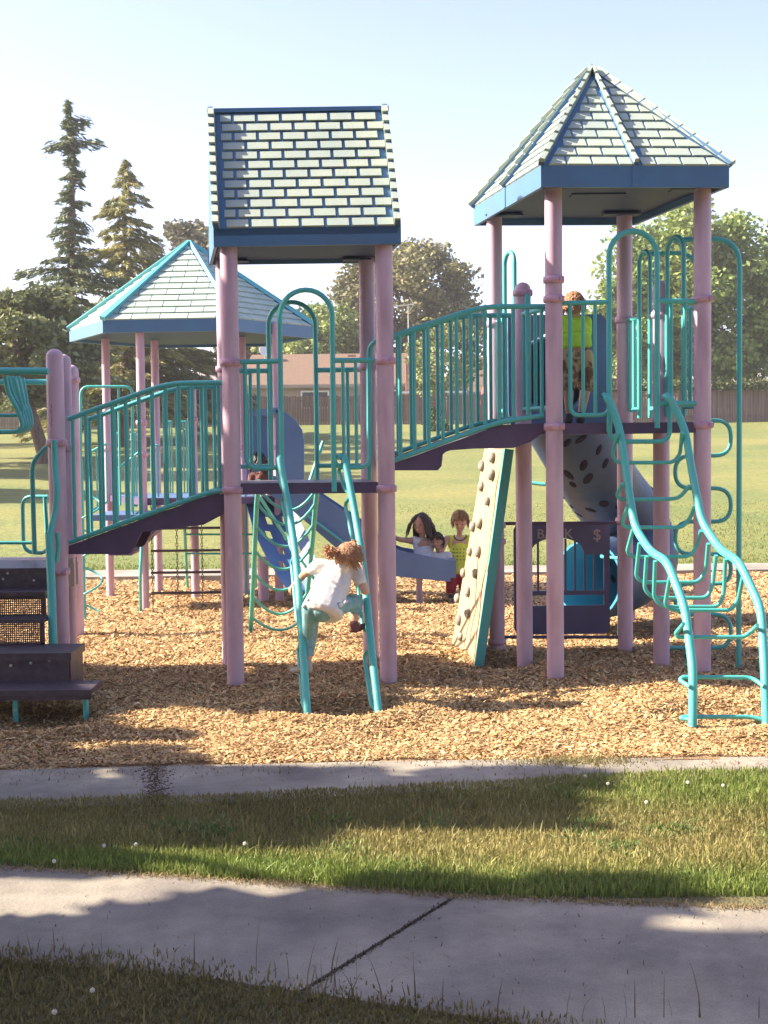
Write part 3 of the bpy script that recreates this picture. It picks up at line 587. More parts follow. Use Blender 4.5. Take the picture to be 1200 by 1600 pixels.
# ================================================================== PLAY STRUCTURE
PR=.063
PS=thing('play_structure',(.1,10.3,0),'teal and pink play structure with two roofed towers, ramps, climbers and stairs in front','play structure')
def quad(FL,FR,BL,BR):
    def T(u,v,z=0.0):
        a=FL*(1-u)+FR*u; b=BL*(1-u)+BR*u; p=a*(1-v)+b*v; return V3((p.x,p.y,z))
    return T
T1=quad(G(368.5,1067),G(607,1065.5),G(360,1039),G(580,1037))
T2=quad(G(868,1060),G(1097,1054),G(777,1019),G(977,1017))
Z1=1.455; Z2=1.865
def post(x,y,z1,parent,collars=(),r=PR,capped=False,z0=-.08,pm=PINK,cm=PINKD,name='post'):
    m=MB(); 
    if capped: prof=[(r,z0),(r,z1-r*.9)]+[(r*math.cos(a),z1-r*.9+r*.9*math.sin(a)) for a in (.35,.7,1.05,1.35,1.5)]
    else: prof=[(r,z0),(r,z1)]
    m.lathe((x,y,0),prof,24); p=m.build(name,pm,parent)
    for z in collars:
        c=MB(); c.lathe((x,y,z),[(r+.001,-.026),(r+.013,-.022),(r+.015,0),(r+.013,.022),(r+.001,.026)],24)
        a=-math.pi/2+.9
        for s_ in (0,1): 
            a=-math.pi/2+.7+s_*math.pi*.9; c.box((x+math.cos(a)*(r+.018),y+math.sin(a)*(r+.018),z),(.03,.03,.034))
        c.build('collar',cm,p)
    return p
def pv(p,z1,parent,**k): return post(p.x,p.y,z1,parent,**k)
# tower posts
for u,v in ((0,0),(1,0),(0,1),(1,1)):
    p=T1(u,v); pv(p,3.20,PS,collars=(2.33,Z1-.045))
for (u,v,cl) in ((0,0,(2.905,2.765,Z2-.02)),(1,0,(2.765,Z2-.02)),(0,1,(2.7,Z2-.02)),(1,1,(2.72,Z2-.02,1.08))):
    p=T2(u,v); pv(p,3.56,PS,collars=cl)
ML=G(820,1038); MR=G(1033.5,1036.5)
pv(ML,Zat(441,820,ML.y),PS,collars=(Zat(458,820,ML.y),),capped=True)
pv(MR,Zat(438,1033,MR.y),PS,collars=(Zat(492,1033,MR.y),),capped=True)
A0=G(97,1066); B0=G(109,1042); C0=G(121,996)
pv(A0,Zat(545,90,A0.y),PS,collars=(Zat(692,97,A0.y),Zat(893,97,A0.y)),capped=True)
pv(B0,Zat(553,105,B0.y),PS,collars=(Zat(700,105,B0.y),),capped=True)
pv(C0,Zat(570,114,C0.y),PS,collars=(Zat(594,114,C0.y),),capped=True)
# decks
def deck(T,z,parent,u0=-.0,u1=1.0,v0=-.0,v1=1.0,th=.075,label=None):
    m=MB(); p=[T(u0,v0,z-th),T(u1,v0,z-th),T(u1,v1,z-th),T(u0,v1,z-th)]+[T(u0,v0,z),T(u1,v0,z),T(u1,v1,z),T(u0,v1,z)]
    m.hexa(p); d=m.build('deck',DECK,parent,label); t=MB(); q=[T(u0+.01,v0+.01,z+.004),T(u1-.01,v0+.01,z+.004),T(u1-.01,v1-.01,z+.004),T(u0+.01,v1-.01,z+.004)]
    t.prism(q,(0,0,-.003)); t.build('deck_surface',DECKTOP,d); return d
deck(T1,Z1,PS,.05,.95,-.02,1.0); deck(T2,Z2,PS,.05,.95,-.02,1.0)
# ---------------------------------------------------------------- roofs
def shingles(m,org,ex,eu,en,Wd,H,rows,L,gap,lim=None,mi=1,t0=.006,t1=.015,minw=.03,first=0):
    """raised bricks on a plane: org lower left, ex along the eave, eu up the slope, en outward normal; lim(t)->(xl,xr)"""
    rh=H/rows
    for r in range(rows):
        y0=r*rh+gap*.15; y1=(r+1)*rh-gap*.55; x=-L*(0.5 if (r+first)%2 else 0.0)
        while x<Wd:
            xa,xb=x+gap*.5,x+L-gap*.5
            la,ra=(lim(y0) if lim else (0,Wd)); lb,rb=(lim(y1) if lim else (0,Wd))
            a0=max(xa,la); a1=min(xb,ra); b0=max(xa,lb); b1=min(xb,rb)
            if a1-a0>minw:
                if b1-b0<.004: b0=b1=(max(b0,0)+b1)/2 if b1>b0 else min(max((a0+a1)/2,lb),rb); b1=b0+.004
                P=lambda xx,yy,h: org+ex*xx+eu*yy+en*h
                m.hexa([P(a0,y0,0),P(a1,y0,0),P(b1,y1,0),P(b0,y1,0),P(a0,y0+.002,t1),P(a1,y0+.002,t1),P(b1,y1,t0),P(b0,y1,t0)],mi)
            x+=L
# tower 1 gable roof
ze0,ze1,zr=3.15,3.275,4.215
u0,u1,v0,v1=-.10,1.095,-.13,1.12
def slope(m,T,ua,ub,va,vr,za,zr,rows,nb,rim=.035):
    a=T(ua,va,za); b=T(ub,va,za); c=T(ua,vr,zr); ex=(b-a); Wd=ex.length; ex.normalize(); up=c-a; H=up.length
    eu=up.normalized(); en=ex.cross(eu).normalized()
    if en.z<0: en=-en
    r0=.085 if ua<ub else .05; shingles(m,a+ex*r0,ex,eu,en,Wd-r0-.05,H-.02,rows,(Wd-r0-.05)/(nb-.3),.024)
    return a,ex,eu,en,Wd,H
m=MB()
FLe,FRe,BLe,BRe=T1(u0,v0,ze0),T1(u1,v0,ze0),T1(u0,v1,ze0),T1(u1,v1,ze0); up=V3((0,0,ze1-ze0)); th=.03
# roof skin: front slope, back slope and gable ends as thick shells
R1=T1(u0,.5,zr); R2=T1(u1,.5,zr)
for (a,b) in ((FLe,FRe),(BRe,BLe)):
    r1,r2=(R1,R2) if a is FLe else (R2,R1)
    m.hexa([a+up-V3((0,0,.05)),b+up-V3((0,0,.05)),r2-V3((0,0,.06)),r1-V3((0,0,.06)),a+up,b+up,r2,r1],0)
m.hexa([FLe,FRe,FRe+V3((0,.03,0)),FLe+V3((0,.03,0)),FLe+up,FRe+up,FRe+up+V3((0,.03,0)),FLe+up+V3((0,.03,0))],0)
m.hexa([BLe-V3((0,.03,0)),BRe-V3((0,.03,0)),BRe,BLe,BLe+up-V3((0,.03,0)),BRe+up-V3((0,.03,0)),BRe+up,BLe+up],0)
for sgn,(f,b,r) in ((1,(FLe,BLe,R1)),(-1,(FRe,BRe,R2))):
    o=V3((sgn*.025,0,0)); m.prism([f+V3((sgn*.002,.001,0)),b+V3((sgn*.002,-.001,0)),b+up*.98,r-V3((0,0,.03)),f+up*.98],o,0)
slope(m,T1,u0,u1,v0,.5,ze1,zr,12,7); 
a,ex,eu,en,Wd,H=slope(m,T1,u1,u0,v1,.5,ze1,zr,12,7)
# raised rims at both ends of both slopes, notched like the shingles
for (us,vs) in ((u0,v0),(u1,v0),(u0,v1),(u1,v1)):
    a=T1(us,vs,ze1); c=T1(us,.5,zr); d=(c-a); L=d.length; d.normalize(); X=(T1(1,0)-T1(0,0)).normalized(); nn=X.cross(d).normalized(); nn=nn if nn.z>0 else -nn; s_=1 if us<.5 else -1
    for k in range(12):
        p=a+d*(k*L/12+.002); q=a+d*((k+1)*L/12-.018); w_=.045
        m.hexa([p,p+X*s_*w_,q+X*s_*w_,q,p+nn*.085,p+X*s_*w_+nn*.085,q+X*s_*w_+nn*.068,q+nn*.068],2)
    m.hexa([a,a+X*s_*.038,c+X*s_*.038,c,a+nn*.062,a+X*s_*.038+nn*.062,c+X*s_*.038+nn*.062,c+nn*.062],0)
m.bar(R1+V3((-.01,0,.008)),R2+V3((.01,0,.008)),.05,.03)
RF=m.build('roof',[ROOFB,BRICK,BRICK],PS,'steep gabled roof with mint green shingles on the left tower')
m=MB()
for u in (.0,1.0): m.box(T1(u*.86+.07,.03,ze0+.012),(.22,.16,.012)); m.box(T1(u*.86+.07,.97,ze0+.012),(.22,.12,.012))
m.hexa([T1(-.06,-.08,ze0+.03),T1(1.06,-.08,ze0+.03),T1(1.06,1.07,ze0+.03),T1(-.06,1.07,ze0+.03),T1(-.06,-.08,ze0+.05),T1(1.06,-.08,ze0+.05),T1(1.06,1.07,ze0+.05),T1(-.06,1.07,ze0+.05)])
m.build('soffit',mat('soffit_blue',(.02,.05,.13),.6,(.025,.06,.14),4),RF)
# tower 2 pyramid roof
FL=V3((1.135,9.83,0)); FR=V3((2.49,9.93,0)); BL=V3((.775,11.56,0)); BR=V3((2.13,11.62,0)); zb=3.535; zf=3.685; AP=V3((1.632,10.735,4.585))
m=MB(); cs=[FL,FR,BR,BL]; zz=lambda p,z: V3((p.x,p.y,z))
for i in range(4):
    a,b=cs[i],cs[(i+1)%4]; c0=(a+b)/2; inn=(V3((AP.x,AP.y,0))-c0).normalized()*.03
    m.hexa([zz(a,zb),zz(b,zb),zz(b,zb)+inn,zz(a,zb)+inn,zz(a,zf),zz(b,zf),zz(b,zf)+inn,zz(a,zf)+inn])
    A,B=zz(a,zf),zz(b,zf); m.add([A,B,AP,A-V3((0,0,.03)),B-V3((0,0,.03)),AP-V3((0,0,.04))],[(0,1,2),(5,4,3)])
    ex=(B-A); Wd=ex.length; ex.normalize(); Cm=(A+B)/2; eu=(AP-Cm); H=eu.length; eu.normalize(); eu=(eu-ex*eu.dot(ex)).normalized(); en=ex.cross(eu).normalized(); en=en if en.z>0 else -en
    xa=(AP-A).dot(ex); ya=(AP-A).dot(eu); mid=Wd/2
    def half(side):
        def lim(y):
            t=min(y/ya,1); mm=lerp(mid,xa,t)
            return (lerp(0,xa,t)+.058,mm-.024) if side==0 else (mm+.05,lerp(Wd,xa,t)-.024)  # bare blue strip widened beside each rib to stand in for its shadow
        return lim
    for s_ in (0,1): shingles(m,A,ex,eu,en,Wd,ya-.03,11,.185,.017,half(s_),1,first=s_,t0=.005,t1=.015,minw=.02)
    # ribs: hip and centre, stepped like the shingle courses
    for p,wd in ((A,.022),(Cm,.018)):
        d=(AP-p); L=d.length; d.normalize(); sx=d.cross(en).normalized(); N=11
        for k in range(N):
            f0=p+d*(k*L/N); f1=p+d*((k+1)*L/N-.014); w0=wd*(1-.35*k/N)
            m.hexa([f0-sx*w0,f0+sx*w0,f1+sx*w0,f1-sx*w0,f0-sx*w0*.8+en*.062,f0+sx*w0*.8+en*.062,f1+sx*w0*.8+en*.050,f1-sx*w0*.8+en*.050],1)
        m.hexa([p-sx*wd,p+sx*wd,AP+sx*.012,AP-sx*.012,p-sx*wd+en*.03,p+sx*wd+en*.03,AP+sx*.012+en*.03,AP-sx*.012+en*.03],0)
    o=(Cm-V3((AP.x,AP.y,Cm.z))).normalized()*.006; m.hexa([zz(Cm,zb)-ex*.024+o,zz(Cm,zb)+ex*.024+o,zz(Cm,zb)+ex*.024-o,zz(Cm,zb)-ex*.024-o,zz(Cm,zf+.03)-ex*.024+o,zz(Cm,zf+.03)+ex*.024+o,zz(Cm,zf+.03)+ex*.024-o,zz(Cm,zf+.03)-ex*.024-o],0)
m.lathe(AP-V3((0,0,.03)),[(.05,0),(.03,.05),(.004,.075)],10)
RF=m.build('roof',[ROOFB,BRICK,mat('roof_rib_aqua',(.12,.48,.55),.45,(.16,.46,.5),4)],PS,'tall pyramid roof with mint shingles and cyan fascia on the right tower')
m=MB(); cs2=[c+(V3((AP.x,AP.y,0))-c)*.06 for c in cs]; m.hexa([zz(c,zb+.05) for c in cs2]+[zz(c,zb+.07) for c in cs2]); 
for (u,v) in ((0,0),(1,0),(0,1),(1,1)): 
    p=T2(u,v); q=p+(V3((AP.x,AP.y,0))-p)*.1; m.box((q.x,q.y,zb+.03),(.30,.14,.012))
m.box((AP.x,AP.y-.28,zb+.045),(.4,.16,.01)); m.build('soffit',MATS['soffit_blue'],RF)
# ---------------------------------------------------------------- railings
def railing(a,b,za,zb_,n,parent,top=.020,bal=.0145,name='railing',ends=True,zc=None,label=None):
    """flat barrier between ground points a,b: rails at za and zb_, n balusters"""
    m=MB(); A=zz(a,za);B=zz(b,za);C=zz(a,zb_);D=zz(b,zb_); m.tube([C,D],top,10); m.tube([A,B],top*.9,10); m.tube([A,C],bal,8); r_=m.build(name,TEAL,parent,label)
    for i in range(1,n):
        t=(i+.5)/n if not ends else (i/(n-1) if n>1 else .5); p=a+(b-a)*t; MB().tube([zz(p,za),zz(p,zb_)],bal,8).build('baluster',TEAL,r_)
    return r_
def arch_bar(a,b,z0a,z0b,zt,parent,r=.019,name='arch_handrail',k=14):
    """upside-down U between ground points a and b"""
    R=(b-a).length/2; c=(a+b)/2; ex=(b-a).normalized(); pts=[zz(a,z0a)]
    pts+=[zz(c,zt-R)+ex*(-R*math.cos(math.pi*i/k))+V3((0,0,R*math.sin(math.pi*i/k))) for i in range(k+1)]; pts.append(zz(b,z0b))
    return MB().tube(pts,r,12).build(name,TEAL,parent)
mk=mat('marker_scrawl',(.12,.07,.12),.7); m=MB(); r=random.Random(3); y_=632
for k in range(5):     # faint marker scrawl running down the end post
    pts=[W(78+r.uniform(0,5),y_+j*1.7,A0.y-.0615+abs(j-2)*.001) for j in range(5)]; m.tube(pts,.0016,5); y_+=7
m.build('scrawl',mk,PS)
# tower 1 front: two barriers and an arch ; back the same
ev=(T1(0,1)-T1(0,0)); f=-.075
aL=T1(.318,f); aR=T1(.655,f)
arch_bar(aL,aR,Z1-.02,Z1-.06,Zat(453,482,aL.y)+0,PS)
for (ua,ub,n) in ((.035,.318,3),(.655,.955,3)):
    a=T1(ua,-.01 if ua<.3 else f); b=T1(ub,f if ub<.5 else -.01); z0=Z1+.11; z1=Z1+.88; m=MB(); s_=1 if ua<.3 else -1
    o,i=(a,b) if ua<.3 else (b,a)
    m.tube([zz(o,z1),zz(i,z1)],.019,10); m.tube(rnd([zz(lerp(o,i,.2),z1),zz(lerp(o,i,.2),z0),zz(i,z0),zz(i,z1)],.09),.015,10)
    R=m.build('railing',TEAL,PS)
    for t in (.5,.78): p=lerp(o,i,t); MB().tube([zz(p,z0),zz(p,z1)],.013,8).build('baluster',TEAL,R)
bL=T1(.31,1.06); bR=T1(.64,1.06)
arch_bar(bL,bR,Z1-.02,Z1-.02,Zat(472,463,bL.y),PS)
railing(T1(.04,1.03),bL,Z1+.11,Z1+.86,3,PS); railing(bR,T1(.97,1.03),Z1+.11,Z1+.86,4,PS)
MB().tube(rnd([W(577,750,10.6),W(577,540,10.6),W(594,528,10.5)],.08),.020,10).build('handrail',TEAL,PS)
# ---------------------------------------------------------------- ramps (bridges)
def ramp(side):
    if side=='left':
        D0,D1=A0.y,T1(0,0).y; off=None; near=[(106,655),(262,599),(347,598)]; low=[(108,850),(326,772),(349,769)]; sk=[(107,853),(325,775),(350,772),(350,803),(318,820),(222,831),(206,862),(200,866),(107,866)]
        xs0,xs1=106,347; nb=12; off=V3((.02,B0.y-A0.y+.02,0))
        backoff=(T1(0,1)-T1(0,0)); off=V3((-.03,.87,0))
        floorz=[(107,855),(325,777),(350,775)]
    else:
        D0,D1=T1(1,0).y,T2(0,0).y; near=[(615,525),(752,479),(856,479)]; low=[(615,722),(778,662),(848,652)]; sk=[(615,724),(782,664),(850,661),(848,676),(830,690),(802,700),(740,701),(699,704),(692,710),(690,728),(684,735),(615,735)]
        xs0,xs1=617,852; nb=11; off=V3((-.14,.87,0)); floorz=[(615,726),(782,668),(850,665)]
    Dp=lambda px: lerp(D0,D1,(px-xs0)/(xs1-xs0))+.095; off=off*.80
    P=lambda q,dd=0: W(q[0],q[1],Dp(q[0])+dd)
    m=MB(); m.prism([P(q) for q in sk],V3((0,.02,0))); R=m.build('ramp',DECK,PS)
    for o in (V3((0,0,0)),off):
        m=MB(); m.tube(rnd([P(q)+o for q in near],.15),.020,10); m.tube(rnd([P(q)+o+V3((0,-.012,.012)) for q in low],.15),.018,10)
        rl=m.build('railing',TEAL,PS)
        for i in range(nb):
            px=lerp(xs0+7,xs1-6,i/(nb-1)) ; zt=interp(px,near); zl=interp(px,low); p1=P((px,zt)); p0=P((px,zl)); MB().tube([V3((p1.x,p1.y,p0.z))+o,p1+o],.0145,8).build('baluster',TEAL,rl)
    m=MB(); m.prism([P(q)+off for q in sk],V3((0,.02,0))); m.build('side_plate',DECK,R)
    m=MB(); fp=[P(q)+V3((0,.022,-.01)) for q in floorz]
    for i in range(2):
        a,b=fp[i],fp[i+1]; d=V3((0,0,-.03)); w_=off*.97
        m.hexa([a+d,b+d,b+d+w_,a+d+w_,a,b,b+w_,a+w_])
    m.build('walkway',DECKTOP,R)
ramp('left'); ramp('right')
# ---------------------------------------------------------------- tower 1 front ladder (rails with foot loops)
LD=PS
top=[(437,713),(441,740),(452,800),(463,880),(472,1000),(481,1127)]; Dr=[9.92,9.85,9.68,9.42,9.05,8.72]
topR=[(537,713),(543,740),(556,810),(568,890),(580,1010),(593,1127)]
def railpts(pp): 
    P=[W(x,y,d) for (x,y),d in zip(pp,Dr)]; P[-1].z=-.03; return P
def catm(P,k=6):
    out=[]; Q=[P[0]]+P+[P[-1]]
    for i in range(1,len(Q)-2):
        for j in range(k):
            t=j/k; out.append(.5*((2*Q[i])+(Q[i+1]-Q[i-1])*t+(2*Q[i-1]-5*Q[i]+4*Q[i+1]-Q[i+2])*t*t+(3*Q[i]-Q[i-1]-3*Q[i+1]+Q[i+2])*t**3))
    out.append(P[-1]); return out
C1=MB(); L1=catm(railpts(top)); L2=catm(railpts(topR)); C1.tube([zz(aL+V3((-.03,0,0)),L1[0].z)]+L1,[.014]+[.026]*len(L1),12)
cl=C1.build('arch_climber',TEAL,PS); MB().tube([zz(aR+V3((.02,0,0)),L2[0].z)]+L2,[.014]+[.026]*len(L2),12).build('rail',TEAL,cl)
def loop(P,i0,i1,back=.11,side=0,r=.0135):
    a,b=P[i0],P[i1]; o=V3((side,back,-.02)); MB().tube(rnd([a,a+o+V3((0,0,-.06)),lerp(a,b,.5)+o,b+o+V3((0,0,.04)),b],.05),r,10).build('foot_loop',TEAL,cl)
n=len(L1)-1
for P,sd in ((L1,-.035),(L2,-.05)):
    for (a,b) in ((2,9),(9,17),(17,23),(24,29)): loop(P,a,min(b,n),.12,sd)
# ---------------------------------------------------------------- tower 1 back climber with sagging rungs
def leanp(pts,D): return [W(x,y,d) for (x,y),d in zip(pts,D)]
lr=[(404,752),(401,790),(396,900),(391,997)]; rr=[(497,752),(493,790),(484,890),(474,1000)]; DD=[11.0,11.25,11.9,12.5]
P1=leanp(lr,DD); P2=leanp(rr,DD); m=MB(); m.tube(P1,.022,10); bc=m.build('loop_climber',TEAL,PS); MB().tube(P2,.022,10).build('rail',TEAL,bc)
def along(P,t):
    t*=len(P)-1; i=min(int(t),len(P)-2); return lerp(P[i],P[i+1],t-i)
for i,t in enumerate((.08,.29,.424,.54,.65,.77,.88)):
    a=along(P1,t); b=along(P2,t); c=lerp(a,b,.5)+V3((0,.10,-.19 if i<6 else -.14)); pts=[]
    for k in range(11):
        s_=k/10; pts.append(a*(1-s_)**2+ (c*2-(a+b)*.5)*2*s_*(1-s_)+b*s_*s_)
    MB().tube(pts,.0125,8).build('rung',TEAL,bc)
MB().tube([W(505,690,11.3),W(490,735,11.2),W(480,765,11.15)],.016,8).build('handle',TEAL,bc)
MB().tube([W(405,775,11.3),W(450,845,11.8),W(505,925,12.3)],.014,8).build('brace',TEAL,bc)
# ---------------------------------------------------------------- stairs and platform at the left
ST=MB(); 
def slab_px(m,x0,x1,yz,Dn,Df,th=.04,mi=0):
    z=Zat(yz,(x0+x1)/2,Dn); a=W(x0,yz,Dn).x; b=W(x1,yz,Dn).x; m.box(((a+b)/2,(Dn+Df)/2,z-th/2),(b-a,Df-Dn,th),mi); return z,a,b
z,a,b=slab_px(ST,-230,72,889,9.9,10.9,.05); Zp=z
ST.box(((a+b)/2,9.91,z-.13),(b-a,.03,.18)); ST.box((b-.01,10.4,z-.13),(.03,1.0,.18))
plat=ST.build('platform',RUBBER,PS); m=MB()
for px in (5,53): m.sph(W(px,905 if px<20 else 907,9.885),.010,8)
for px in (12,): m.sph(W(px,896,9.885),.009,8)
m.build('bolt',BOLT,plat)
PERF=mat('perforated_riser',(.07,.045,.06),.5); 
for (yt,yb_,D,xr) in ((925,964,9.66,70),(968,1007,9.42,68)):
    zt=Zat(yt,35,D); zb_=Zat(yb_,35,D); x0=W(-230,yt,D).x; x1=W(xr,yt,D).x; m=MB(); m.box(((x0+x1)/2,D+.12,zt-.012),(x1-x0,.26,.026)); st=m.build('stair_tread',RUBBER,PS)
    g=MB(); nx_=int((x1-x0)/.0145); h=zt-zb_-.02; nz_=int(h/.0145)
    for i in range(nx_+1): g.box((x0+i*(x1-x0)/nx_,D+.012,(zt+zb_)/2-.01),(.0062,.006,h))
    for j in range(nz_+1): g.box(((x0+x1)/2,D+.015,zb_+j*h/nz_),(x1-x0,.006,.0062))
    g.box((x1-.012,D+.012,(zt+zb_)/2),(.03,.02,h+.02)); g.box(((x0+x1)/2,D+.012,zb_+.0),(x1-x0,.02,.02)); g.build('perforated_riser',PERF,st)
m=MB(); z,a,b=slab_px(m,-230,111,1022,9.02,9.45,.05); m.box(((a+b)/2-.02,9.050,z-.152),(b-a-.01,.03,.2)); m.box((b-.030,9.25,z-.152),(.03,.37,.2)); bx=m.build('step_box',RUBBER,PS)
m=MB(); 
for px,py in ((17,1036),(48,1032),(77,1028)): m.sph(W(px,py+4,9.032),.011,8)
m.build('bolt',BOLT,bx)
m=MB(); z,a,b=slab_px(m,-230,141,1080,8.68,9.04,.035); m.box(((a+b)/2,8.70,z-.035),(b-a,.02,.06)); ls=m.build('stair_tread',RUBBER,PS)
for px in (24,134,-160): x=W(px,1100,8.76).x; MB().tube([(x,8.76,-.05),(x,8.76,z-.03)],.018,10).build('leg',TEAL,ls)
m=MB(); m.sph(W(24,1110,8.735),.009,8); m.build('bolt',BOLT,ls)
# handrails of the stairs
m=MB(); m.tube(catm([W(85,688,9.9),W(86,730,9.88),W(89,768,9.82),W(86,800,9.8),W(79,832,9.75),W(77,870,9.7)]),.022,12); hr=m.build('handrail',TEAL,PS)
MB().tube(rnd([W(77,832,9.7),W(81,940,9.6),W(83,1008,9.5)],.1)+[zz(W(83,1030,9.5),.36)],.030,12).build('rail',TEAL,hr)
MB().tube(rnd([W(89,832,9.72),W(92,850,9.72),W(88,878,9.72)],.05),.017,10).build('handle',TEAL,hr)
m=MB(); m.tube(rnd([W(76,697,10.3),W(70,701,10.3),W(50,722,10.35),W(52,800,10.4),W(54,866,10.4)],.08),.0185,10); m.build('handrail',TEAL,PS)
m=MB(); m.tube(rnd([W(75,776,10.75),W(35,776,10.8),W(37,862,10.8),W(75,865,10.75),W(70,776,10.75)],.08),.0155,10); g=m.build('guard_loop',TEAL,PS); MB().tube([W(-60,848,10.75),W(53,848,10.75)],.014,8).build('rail',TEAL,g)
# overhead ladder running out of the picture at the left
m=MB(); m.tube([W(-420,579,9.98),W(75,580,9.98)],.027,12); ov=m.build('overhead_ladder',TEAL,PS); MB().tube([W(-420,597,10.9),W(100,597,10.9)],.024,12).build('rail',TEAL,ov)
for i in range(5):
    D=10.05+i*.17; dx=i*5
    MB().tube(rnd([W(8+dx,588,D),W(12+dx*1.1,612,D),W(30+dx*.9,645,D),W(36+dx*.7,668-abs(i-2)*1,D),W(26+dx*.6,675,D),W(-190,677-i*1.2,D)],.06),.0165,10).build('rung_loop',TEAL,ov)
for i in range(3):
    D=10.2+i*.25; MB().tube(rnd([W(22+i*7,590,D),W(32+i*5,625,D),W(36+i*3,640,D),W(28+i*3,649,D),W(-190,651,D)],.05),.0135,10).build('rung_loop',TEAL,ov)
# ---------------------------------------------------------------- tower 2 guards
f=-.07
a2L=T2(.335,f); a2R=T2(.655,f); arch_bar(a2L,a2R,Zat(675,945,a2L.y),Zat(669,1018,a2R.y),Zat(361,981,a2L.y),PS,.020)
z0=Z2+.12; z1=Z2+.87
m=MB(); o,i_=T2(.03,-.01),a2L; m.tube([zz(o,z1),zz(i_,z1)],.018,10); m.tube(rnd([zz(lerp(o,i_,.22),z1),zz(lerp(o,i_,.22),z0-.06),zz(i_,z0-.06),zz(i_,z1)],.07),.0155,10); R=m.build('railing',TEAL,PS)
for t in (.48,.72): p=lerp(o,i_,t); MB().tube([zz(p,z0-.05),zz(p,z1)],.013,8).build('baluster',TEAL,R)
railing(a2R,T2(.97,-.01),z0+.02,z1+.01,4,PS)
# bracket U under the deck edge
MB().tube(rnd([zz(a2L,Z2+.1),zz(a2L,Zat(690,950,a2L.y)),zz(T2(.74,f),Zat(690,1040,a2R.y)),zz(T2(.74,f),Zat(622,1044,a2R.y))],.09),.017,10).build('bracket',TEAL,PS)
# side arches and barriers on the right flank (in depth) and left flank
def flank(pa,pb,n,arch=None,ztop=None):
    railing(pa,pb,Z2+.12,Z2+.86,n,PS)
s1,s2=T2(1.0,.07),T2(.985,.36); e1,e2=MR+V3((.03,.07,0)),T2(1,.93)
arch_bar(lerp(s1,MR,.35),lerp(s1,MR,.82),Z2+.05,Z2+.05,Zat(371,1067,10.5),PS,.018); railing(s1,lerp(s1,MR,.33),Z2+.12,Z2+.85,3,PS); railing(lerp(s1,MR,.84),lerp(s1,MR,.97),Z2+.12,Z2+.85,3,PS)
arch_bar(lerp(e1,e2,.38),lerp(e1,e2,.70),Z2+.05,Z2+.05,Zat(396,1004,11.1),PS,.018); railing(e1,lerp(e1,e2,.38),Z2+.12,Z2+.85,3,PS); railing(lerp(e1,e2,.72),e2,Z2+.12,Z2+.85,3,PS)
l1,l2=ML+V3((0,.07,0)),T2(0,.93); arch_bar(lerp(l1,l2,.30),lerp(l1,l2,.72),Z2+.05,Z2+.05,Zat(397,794,11.1),PS,.018); railing(l1,lerp(l1,l2,.3),Z2+.12,Z2+.85,3,PS); railing(lerp(l1,l2,.75),l2,Z2+.12,Z2+.85,2,PS)
railing(T2(0,.10),ML-V3((0,.07,0)),Z2+.12,Z2+.85,3,PS)
MB().tube(rnd([zz(ML+V3((.03,-.07,0)),Z2+.1),zz(ML+V3((.03,-.07,0)),Zat(462,825,10.7)),zz(ML+V3((.03,.06,0)),Zat(462,825,10.7))],.04),.024,10).build('handle',TEAL,PS)
# fire pole and serpentine climber on the right
fp=W(1155,700,10.35); zt=Zat(373,1100,10.35)
MB().tube(rnd([zz(lerp(s1,MR,.58),zt),V3((W(1066,372,10.4).x,10.4,zt)),V3((fp.x,fp.y,zt)),V3((fp.x,fp.y,-.05))],.22,8),.0195,12).build('fire_pole',TEAL,PS)
q=W(1088,700,11.0); zt2=Zat(395,1050,11.0); MB().tube(rnd([V3((W(1005,396,11.05).x,11.05,zt2)),V3((q.x,11.0,zt2)),V3((q.x,11.0,-.05))],.16,8),.017,12).build('climber_pole',TEAL,PS)
pts=[W(1092,657,10.9)]
sq=[(1142,657,1),(1142,712,1),(1055,712,0),(1055,763,0),(1142,763,1),(1142,815,1),(1055,815,0),(1055,866,0),(1142,866,1),(1142,912,1),(1055,912,0),(1055,960,0),(1142,960,1),(1142,1012,1),(1040,1012,0)]
pts+=[W(x,y,10.9) for x,y,_ in sq]; MB().tube(rnd(pts,.13,6),.0165,10).build('serpentine_climber',TEAL,PS)
# ---------------------------------------------------------------- big wavy climber in front of tower 2
LR=[(944,619),(952,626),(969,671),(979.5,747),(992,824),(1016,862),(1042.5,877),(1070.5,950),(1083,1048),(1082,1137)]
RR=[(1041,619),(1049,626),(1070.5,671),(1083,747),(1097,817),(1126.5,861),(1154.5,877),(1189,950),(1195,1048),(1198,1134)]
DD=[9.93,9.92,9.88,9.76,9.6,9.32,9.05,8.75,8.48,8.36]
def cl_pts(L): 
    P=[W(x,y,d) for (x,y),d in zip(L,DD)]; P[-1].z=-.04; return rnd(P,.10,4)
A_=cl_pts(LR); B_=cl_pts(RR); m=MB(); m.tube([zz(a2L+V3((0,-.01,0)),A_[0].z)]+A_,[.012]+[.0285]*len(A_),14); wc=m.build('wavy_climber',TEAL,PS,'tall wavy ladder with U shaped rungs in front of the right tower')
MB().tube([zz(a2R+V3((.04,-.01,0)),B_[0].z)]+B_,[.012]+[.0285]*len(B_),14).build('rail',TEAL,wc)
def zpt(q): return (920+q[0]/2.857, 600+q[1]/2.857)
